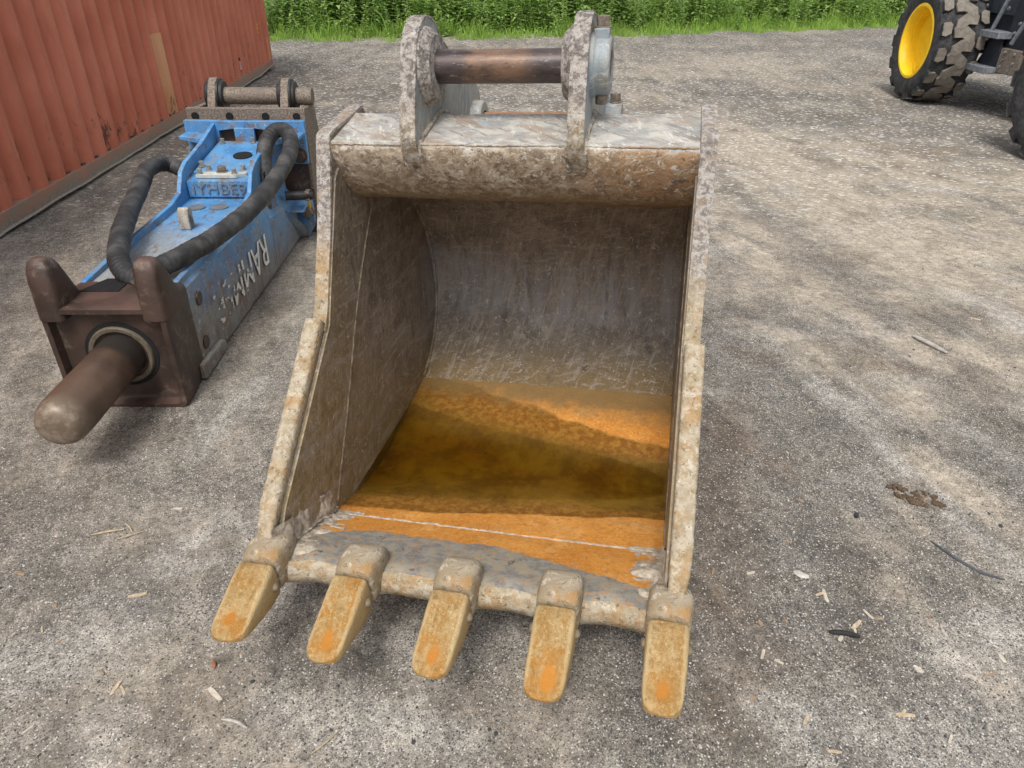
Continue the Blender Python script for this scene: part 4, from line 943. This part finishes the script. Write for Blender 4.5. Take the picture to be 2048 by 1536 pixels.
def make_wheel(name, loc, parent, rz=0.):
    w0 = .50; RO, RI = .66, .42
    mb = MB(); mb.lathe([(.16, .40), (.18, .33), (.20, .20), (.205, .0)], (0, 0, 0), (1, 0, 0), 40); hub = mb.build(name, YEL, parent, angle=40)
    hub.matrix_local = Matrix.Translation(loc) @ Matrix.Rotation(rz, 4, 'Z')
    mb = MB(); mb.lathe([(-.005, .440), (-.012, .432), (-.012, .405), (-.002, .395), (.03, .385), (.06, .372), (.09, .372), (.095, .362), (.30, .352), (.45, .40), (.50, .44)], (0, 0, 0), (1, 0, 0), 56); mb.build('rim', YEL, hub, angle=40)
    mb = MB(); mb.box((.06, -.02, -.36), (.10, .02, -.28)); mb.build('valve_guard', YEL, hub, bevel=.006)
    mb = MB()
    mb.lathe([(.02, .415), (-.004, .44), (-.024, .50), (-.030, .56), (-.018, .615), (.010, .645), (.03, .655), (.25, .662), (.47, .655), (.49, .645), (.518, .615), (.53, .56), (.524, .50), (.504, .44), (.48, .415)], (0, 0, 0), (1, 0, 0), 72)
    def lug(poly, r0, r1):
        a0 = []; a1 = []
        for u, an in poly:
            sh = .0 if .05 < u < .45 else .012
            for lst, r, k in ((a0, r0, 1.), (a1, r1 - sh, .93)):
                uc = sum(p[0] for p in poly) / len(poly); ac = sum(p[1] for p in poly) / len(poly)
                uu = uc + (u - uc) * k; aa = ac + (an - ac) * k
                lst.append((uu, math.cos(aa) * r, math.sin(aa) * r))
        mb.loft([a0, a1])
    NL = 15; st = 2 * math.pi / NL
    for k in range(NL):
        for sd in (0, 1):
            b = k * st + (st * .5 if sd else 0)
            F = (lambda u: u) if sd == 0 else (lambda u: .5 - u)
            lug([(F(.105), b - st * .20), (F(.15), b - st * .44), (F(.26), b - st * .34), (F(.37), b - st * .06), (F(.375), b + st * .22), (F(.32), b + st * .34), (F(.22), b + st * .12), (F(.125), b + st * .14)], .64, .705)
            lug([(F(-.014), b - st * .46), (F(.06), b - st * .50), (F(.095), b - st * .38), (F(.09), b - st * .02), (F(.03), b + st * .10), (F(-.016), b + st * .06)], .61, .70)
    mb.build('tyre', TYRE, hub, angle=25)
    return hub
make_wheel('wheel', (0, .0, .70), load, R(-3))
make_wheel('wheel', (-.32, -3.40, .70), load, R(2))
# chassis and panels between the wheels
mb = MB(); mb.box((.62, -3.9, .62), (1.9, 1.3, 1.15)); mb.build('chassis', NAVY, load, bevel=.02)
mb = MB(); mb.box((.56, -2.55, .50), (.66, -.95, 1.35)); mb.build('side_panel', NAVY, load, bevel=.012)
mb = MB(); mb.box((.53, -2.4, .47), (.565, -1.42, .73)); mb.build('lower_panel', NAVY2, load, bevel=.008)
mb = MB(); mb.box((.535, -2.25, .745), (.558, -1.40, 1.05)); mb.build('fluid_panel', NAVY2, load, bevel=.008)
mb = MB(); mb.box((.50, -1.42, .48), (.60, -1.02, .74)); mb.build('mud_plate', SCALY, load, bevel=.008)
mb = MB(); mb.box((.36, -1.04, .46), (.66, -.62, .53)); mb.build('step_tread', STEP, load, bevel=.006)
mb = MB(); mb.box((.40, -1.04, .83), (.66, -.55, .90)); mb.build('step_tread', STEP, load, bevel=.006)
mb = MB(); mb.prism([(-.60, .53), (-.72, .72), (-.72, .84), (-.98, .84), (-1.02, .53)], .50, .53, 'x'); mb.build('step_hanger', NAVY, load, bevel=.004)
mb = MB(); mb.box((.60, -.98, 1.06), (.70, -.10, 1.30)); mb.build('fender_panel', NAVY2, load, bevel=.01)
for y in (-.30, -.75): hexbolt('panel_bolt', (.60, y, 1.13), (-1, 0, 0), .022, .018, load, STEP)
for y0, y1 in ((-.72, -1.02), (-1.22, -1.60)):
    mb = MB(); mb.tube(spline([(.47, y0, .80), (.47, lerp(y0, y1, .35), 1.05), (.47, y1, 1.55), (.47, y1 - .06, 1.75)], 16), .024, 10); mb.build('handrail', STEP, load)
for y, z in ((-1.12, .70), (-1.30, .70), (-1.12, .62), (-1.32, .60), (-1.1, .55), (-1.28, .53), (-.80, .80), (-.92, .80), (-1.15, 1.0), (-1.5, 1.0), (-1.1, .9)): hexbolt('panel_bolt', (.50 if z < .78 and y < -1 else .545, y, z), (-1, 0, 0), .016, .02, load, STEP)
mb = MB(); mb.box((.528, -1.98, .885), (.534, -1.50, 1.02)); lab = mb.build('label_plate', simple('label_black', (.008, .008, .010), .4), load)
lt = text_mesh('THIS MACHINE\nREQUIRES DIESEL\nEXHAUST FLUID', .048, .0005, 'label_text'); lt.materials.clear(); lt.materials.append(simple('label_white', (.8, .8, .8), .5, var=.05))
o = bpy.data.objects.new('label_text', lt); COL.objects.link(o); o.parent = lab; o.matrix_local = Matrix.Translation((.526, -1.74, .953)) @ Matrix.Rotation(R(-90), 4, 'Z') @ Matrix.Rotation(R(90), 4, 'X')
mb = MB(); mb.prism([(-2.9, 1.16), (-.95, 1.16), (-.70, 2.0), (-.9, 2.9), (-2.6, 2.9), (-2.75, 2.0)], .70, 1.85, 'x'); mb.build('cab', NAVY, load, bevel=.03)
mb = MB(); mb.box((.75, -5.0, 1.16), (1.8, -2.95, 1.9)); mb.build('engine_hood', YEL, load, bevel=.05)
mb = MB(); mb.prism([(-.35, 1.16), (1.3, 1.16), (1.1, 1.75), (.2, 1.80)], .85, 1.7, 'x'); mb.build('loader_frame', YEL, load, bevel=.03)
mb = MB(); mb.cyl((.45, 0, .70), (2.1, 0, .70), .13, 20); mb.build('axle', NAVY, load)
mb = MB(); mb.cyl((.13, -3.40, .70), (2.1, -3.40, .70), .13, 20); mb.build('axle', NAVY, load)

# ------------------------------------------------------------------ vegetation along the back
def leaf_mat(name, a, b, tr=.45):
    m = M(name); n = m.noise(3.2, 4, .6); oi = m.N.new('ShaderNodeObjectInfo')
    geo = m.N.new('ShaderNodeNewGeometry'); rp = geo.outputs['Random Per Island']
    col = m.mix(rp, a, b); col = m.mix(m.math('MULTIPLY', m.step(n, .40, .60), .6), col, tuple(x * .5 for x in a))
    m.fin(col, .55, 0, None, .3)
    t = m.N.new('ShaderNodeBsdfTranslucent'); m.set(t.inputs[0], m.mix(.5, col, (.50, .70, .12)))
    mx = m.N.new('ShaderNodeMixShader'); mx.inputs[0].default_value = tr
    m.L.new(m.p.outputs[0], mx.inputs[1]); m.L.new(t.outputs[0], mx.inputs[2]); m.L.new(mx.outputs[0], m.out.inputs[0]); return m.m
LEAF = [leaf_mat('weed_leaf_dark', (.22, .36, .10), (.34, .50, .17)), leaf_mat('weed_leaf', (.32, .47, .15), (.48, .63, .25)), leaf_mat('grass_blade', (.25, .42, .07), (.40, .58, .14))]
def weed(mb, base, h, rnd, wide=1.):
    base = Vector(base); lean = Vector((rnd.uniform(-.12, .12), rnd.uniform(-.12, .12), 1)).normalized()
    top = base + lean * h
    p = [base, base + lean * h * .5 + Vector((rnd.uniform(-.02, .02), rnd.uniform(-.02, .02), 0)), top]
    mb.tube(p, lambda i: (.006, .005, .002)[i], 4, caps=False)
    n = int(h * 32); a = rnd.uniform(0, 6)
    for k in range(n):
        t = .06 + .94 * (k / n); q = base + lean * h * t; a += 2.4 + rnd.uniform(-.4, .4)
        ln = (.25 - .10 * t) * rnd.uniform(.7, 1.25) * wide; wd = ln * rnd.uniform(.15, .24)
        d = Vector((math.cos(a), math.sin(a), rnd.uniform(.1, .7) - .3 * (1 - t))).normalized(); s_ = d.cross(Vector((0, 0, 1))).normalized() * wd
        m1 = q + d * ln * .45; e = q + d * ln + Vector((0, 0, -.3 * ln * rnd.uniform(.2, 1)))
        u_ = d.cross(s_).normalized() * (wd * .35)
        if u_.z < 0: u_ = -u_
        mb.add([q, m1 + s_ + u_ * .6, e, m1 - s_ + u_ * .6, m1], [(0, 4, 1), (4, 2, 1), (0, 3, 4), (4, 3, 2)])
rnd = random.Random(3)
wm = []
for k in range(8):
    mb = MB(); weed(mb, (0, 0, 0), rnd.uniform(.95, 1.35), rnd, rnd.uniform(.85, 1.25)); wm.append(mb.mesh('weed_plant', LEAF[k % 2], smooth=False, recalc=False))
xs_ = []
for k in range(280):
    x = lerp(-6.2, 12.5, (k + rnd.random()) / 280); y = edge_y(x) + rnd.uniform(.25, 1.6)
    o = bpy.data.objects.new('weed_plant', wm[rnd.randrange(8)]); COL.objects.link(o)
    o.location = (x, y, gz(x, y) - .02); o.rotation_euler = (rnd.uniform(-.08, .08), rnd.uniform(-.08, .08), rnd.uniform(0, 6.28)); s_ = lerp(.35, 1.1, min(1, (y - edge_y(x)) / 1.4)) * rnd.uniform(.7, 1.15); o.scale = (s_ * rnd.uniform(.9, 1.2), s_ * rnd.uniform(.9, 1.2), s_)
    tag(o, 'leafy green weed stalk in the front of the weed bank behind the yard', 'weed', 'weed stalks along the front of the bank')
mbs = [MB(), MB()]
for k in range(2300):
    x = rnd.uniform(-12, 17); y = edge_y(x) + 1.2 + 3.2 * rnd.random() ** 1.3
    cl = max(0, min(1, .5 + 1.1 * nz(x * .6, y * .6, 8)))
    weed(mbs[0 if nz(x * .5, y * .5, 3) > 0 else 1], (x, y, gz(x, y) - .02), lerp(.55, 1.6, cl) * rnd.uniform(.8, 1.1), rnd, rnd.uniform(.9, 1.3))
for i, mb in enumerate(mbs):
    o = mb.build('weed_bank', LEAF[i], smooth=False, recalc=False); tag(o, ['dense darker green weeds massed behind the yard', 'dense lighter green weeds massed behind the yard'][i], 'weeds', kind='stuff')
mb = MB()
for k in range(26000):
    x = rnd.uniform(-12, 17); t = rnd.random() ** 1.1; e_ = edge_y(x) + .12 * nz(x * 1.7, 2)
    y = e_ - .12 + .45 * nz(x * .9, 5) + .25 * nz(x * 3, 8) + 1.35 * t; h = rnd.uniform(.05, .30) * (.3 + .7 * min(1, t * 1.6)) * max(.25, 1 + 1.3 * nz(x * 1.6, y * 1.6, 4)) * (1.9 if rnd.random() < .08 else 1)
    a = rnd.uniform(0, 6.28); s_ = Vector((math.cos(a), math.sin(a), 0)) * rnd.uniform(.005, .011); b = Vector((x, y, gz(x, y) - .01)); ln = Vector((rnd.uniform(-.4, .4), rnd.uniform(-.4, .4), 1)) * h
    mb.add([b - s_, b + s_, b + ln * .6 + s_ * .7, b + ln * .6 - s_ * .7, b + ln + Vector((rnd.uniform(-.3, .3), rnd.uniform(-.3, .3), -.1)) * h * .5], [(0, 1, 2, 3), (3, 2, 4)])
tag(mb.build('grass_verge', LEAF[2], smooth=False, recalc=False), 'short bright grass strip between the gravel and the weeds', 'grass', kind='stuff')

# ------------------------------------------------------------------ loose gravel and litter
def stone_mat():
    m = M('loose_stone'); geo = m.N.new('ShaderNodeNewGeometry'); rp = geo.outputs['Random Per Island']
    col = m.ramp(rp, [(0., (.045, .046, .05)), (.22, (.075, .072, .07)), (.42, (.16, .145, .13)), (.66, (.25, .225, .19)), (.88, (.34, .315, .28)), (.97, (.50, .48, .45)), (.995, (.24, .13, .085))])
    n = m.noise(160, 3, .6); col = m.mix(.5, col, m.ramp(n, [(.3, .7), (.7, 1.3)]), 'MULTIPLY')
    return m.fin(col, .85, 0, m.bump(n, .3, .003), .2)
STONE = stone_mat()
def blob(c, r, rnd, flat=.6):
    a0 = rnd.uniform(0, 6); rx, ry, rz_ = r * rnd.uniform(.8, 1.35), r * rnd.uniform(.7, 1.1), r * flat * rnd.uniform(.7, 1.1); ca, sa = math.cos(a0), math.sin(a0); pts = []
    for zz, q in ((-.4, .8), (.35, .92), (.9, .45)):
        for k in range(5):
            an = 2 * math.pi * (k + (.5 if zz > 0 else 0)) / 5; j = rnd.uniform(.78, 1.2); X_, Y_ = rx * q * j * math.cos(an), ry * q * j * math.sin(an)
            pts.append((c[0] + X_ * ca - Y_ * sa, c[1] + X_ * sa + Y_ * ca, c[2] + rz_ * zz))
    return pts
BF = [tuple(i for i in f) for f in [(0, 1, 6, 5), (1, 2, 7, 6), (2, 3, 8, 7), (3, 4, 9, 8), (4, 0, 5, 9), (5, 6, 11, 10), (6, 7, 12, 11), (7, 8, 13, 12), (8, 9, 14, 13), (9, 5, 10, 14), (10, 11, 12, 13, 14)]]
mb = MB(); cnt = 0; rnd = random.Random(11)
while cnt < 34000:
    y = .55 + 5.2 * rnd.random() ** 1.7; hx_ = 1.05 + .72 * y; x = rnd.uniform(-hx_, hx_)
    dens = .5 + .9 * nz(x * 1.1, y * 1.1, 21) + .5 * nz(x * 4, y * 4, 2)
    if rnd.random() > dens: continue
    r = .0013 + .0034 * rnd.random() ** 4.0 + (.0055 * rnd.random() if rnd.random() < .02 else 0)
    mb.add(blob((x, y, gz(x, y) + r * .15), r, rnd), BF); cnt += 1
tag(mb.build('loose_gravel', STONE, smooth=False, recalc=False), 'fine loose gravel strewn over the yard', 'gravel', kind='stuff')

chipm = [simple('pale_wood', (.42, .34, .24), .85, var=.3, scale=90), simple('brown_wood', (.30, .215, .14), .85, var=.35, scale=90), simple('bleached_wood', (.47, .42, .35), .85, var=.2, scale=90)]
def chip_mesh(k):
    r = random.Random(k); ln = r.uniform(.014, .040); wd = r.uniform(.004, .010); t = r.uniform(.0015, .004); mb = MB(); n = 5; secs = []; bend = r.uniform(-.0015, .0015)
    for i in range(n + 1):
        u = i / n * 2 - 1; w_ = wd * (1 - .3 * abs(u) ** 4); w_ *= r.uniform(.8, 1.15); secs.append([(u * ln, bend * u * u + w_ * a, t * b + .0006 * u * u) for a, b in ((-1, -1), (1, -1), (.8, 1), (-.8, 1))])
    mb.loft(secs); return mb.mesh('wood_chip', chipm[k % 3], angle=30)
cm_ = [chip_mesh(k) for k in range(12)]
CH = [(-1.312, 1.333), (-1.496, 1.54), (-1.459, 1.524), (-1.078, 1.202), (-1.023, 1.158), (-1.076, 1.449), (-1.146, 1.381), (-1.324, 1.417), (-1.119, 1.142), (-1.002, 1.154), (-1.245, 1.295), (-1.115, 1.571), (-.759, 1.147), (-.789, 1.122), (-.693, 1.104), (-1.181, 1.038), (-.942, .953), (-1.393, 1.688), (-1.146, 1.855), (-1.106, 1.467), (.863, 1.648), (.937, 1.501), (.949, 1.492), (.908, 1.453), (.799, 1.4), (.723, 1.386), (.994, 1.4), (.999, 1.387), (1.048, 1.424), (1.063, 1.443), (.988, 1.373), (1.071, 1.41), (1.108, 1.258), (1.108, 1.242), (1.375, 1.474), (1.401, 1.48), (1.011, 1.109), (1.006, 1.113), (.742, 1.105), (.753, 1.091), (.791, 1.007), (.739, 1.301), (.738, 1.261), (.633, 1.146), (.551, 1.102), (1.296, 1.23), (1.357, 1.281), (1.276, 1.126), (.748, 1.578), (.63, 1.576), (.67, 1.516), (1.025, 1.937), (.911, 1.723), (.801, 1.058), (.934, 1.338), (.7, 1.284), (.569, 1.174), (1.091, 1.043), (1.649, 3.387), (1.788, 3.275), (1.201, 2.719), (1.264, 2.518), (1.092, 2.439), (.929, 2.229), (1.998, 3.931), (2.398, 4.439), (2.454, 3.41), (1.471, 1.945), (-1.516, 2.025), (-2.202, 2.678), (-1.854, 2.408), (-1.655, 1.858)]
rnd = random.Random(5)
for q_, (x, y) in enumerate(CH):
    if q_ % 3 == 2: continue
    o = bpy.data.objects.new('wood_chip', cm_[rnd.randrange(12)]); COL.objects.link(o); s_ = rnd.uniform(.35, .72)
    o.location = (x, y, gz(x, y) + .002); o.rotation_euler = (rnd.uniform(-.15, .15), rnd.uniform(-.15, .15), rnd.uniform(0, 6.28)); o.scale = (s_, s_, s_)
    tag(o, 'small pale wood chip lying loose on the gravel', 'wood chip', 'wood chips scattered over the gravel')
def stick(name, pts, r, mat, label, cat):
    P = [Vector(p) for p in pts]; org = P[0].copy(); mb = MB(); S_ = spline([p - org for p in P], 14)
    mb.tube(S_, lambda i: r * (1 - .5 * abs(i / 14 * 2 - 1) ** 3) * (1 + .15 * nz(i * .8, r * 900)), 7); o = mb.build(name, mat); o.location = org; return tag(o, label, cat)
g = lambda x, y, h=0: (x, y, gz(x, y) + h)
greyw = simple('grey_weathered_wood', (.36, .34, .31), .85, var=.3, scale=60); blackw = simple('charred_wood', (.022, .021, .022), .8, var=.4, scale=60); straw = simple('straw', (.42, .34, .22), .8, var=.3, scale=60)
stick('stick', [g(2.015, 3.19, .01), g(2.05, 3.11, .012), g(2.10, 3.02, .01)], .011, greyw, 'grey weathered stick lying right of the bucket by the rusty stain', 'stick')
stick('charred_stick', [g(.908, 1.356, .006), g(.95, 1.352, .007), g(.99, 1.342, .006)], .008, blackw, 'short black charred stick among wood chips at lower right', 'stick')
stick('rubber_strip', [g(1.385, 1.735, .004), g(1.42, 1.66, .005), g(1.47, 1.60, .004), g(1.53, 1.565, .004)], .005, simple('grey_rubber', (.07, .078, .085), .6), 'thin curved dark grey rubber strip near the right edge', 'strip')
stick('straw', [g(-1.37, 1.715, .004), g(-1.32, 1.73, .005), g(-1.275, 1.742, .005)], .0035, straw, 'longest straw of the small bundle left of the bucket', 'straw')
stick('straw', [g(-1.285, 1.772, .004), g(-1.262, 1.752, .006), g(-1.242, 1.730, .004)], .0024, straw, 'bent straw at the right end of the small bundle', 'straw')
stick('straw', [g(-1.28, 1.69, .004), g(-1.24, 1.712, .005), g(-1.205, 1.735, .004)], .0022, straw, 'thin straw just below the small straw bundle', 'straw')
stick('wood_splinter', [g(-.72, 1.078, .003), g(-.68, 1.070, .004), g(-.645, 1.052, .003)], .0042, greyw, 'curved grey wood splinter in front of the leftmost tooth', 'splinter')
stick('twig', [g(-.47, .985, .004), g(-.445, 1.01, .006), g(-.415, 1.05, .004)], .0018, straw, 'fine dry twig at the bottom of the picture below the second tooth', 'twig')
mb = MB(); rr_ = random.Random(2); mb.add([Vector(p) - Vector((.902, 1.577, 0)) for p in blob((.902, 1.577, .004), .022, rr_, .25)], BF); o = mb.build('flat_stone', simple('pale_stone', (.45, .43, .39), .85), smooth=False); o.location = g(.902, 1.577); tag(o, 'flat pale stone flake right of the rightmost tooth', 'stone')
mb = MB(); mb.add([Vector(p) - Vector((1.194, 1.862, 0)) for p in blob((1.194, 1.862, .006), .016, rr_, .7)], BF); o = mb.build('coal_lump', simple('coal', (.03, .032, .038), .5), smooth=False); o.location = g(1.194, 1.862); tag(o, 'black angular coal-like lump on the gravel at right', 'lump')
mb = MB()
for k in range(60): 
    a = rr_.uniform(0, 6.28); q = rr_.random() ** .6; mb.add(blob((.10 * q * math.cos(a), .055 * q * math.sin(a), .002), rr_.uniform(.005, .014), rr_, .6), BF)
o = mb.build('dirt_clod', simple('brown_dirt', (.10, .066, .042), .95, var=.4, scale=70), smooth=False); o.location = g(1.448, 1.965); o.rotation_euler = (0, 0, R(-30)); tag(o, 'crumbled clod of dark brown earth at right', 'clod')
mb = MB(); mb.add(blob((0, 0, .006), .010, rr_, .7), BF); o = mb.build('red_pebble', simple('brick_red', (.28, .12, .07), .85), smooth=False); o.location = g(-.795, 1.235); tag(o, 'reddish brown pebble just left of the leftmost tooth tip', 'pebble')
mb = MB(); mb.add(blob((0, 0, .006), .013, rr_, .7), BF); o = mb.build('tan_pebble', simple('tan_stone', (.30, .26, .20), .85), smooth=False); o.location = g(-.514, 1.262); tag(o, 'tan pebble just below the second tooth tip', 'pebble')
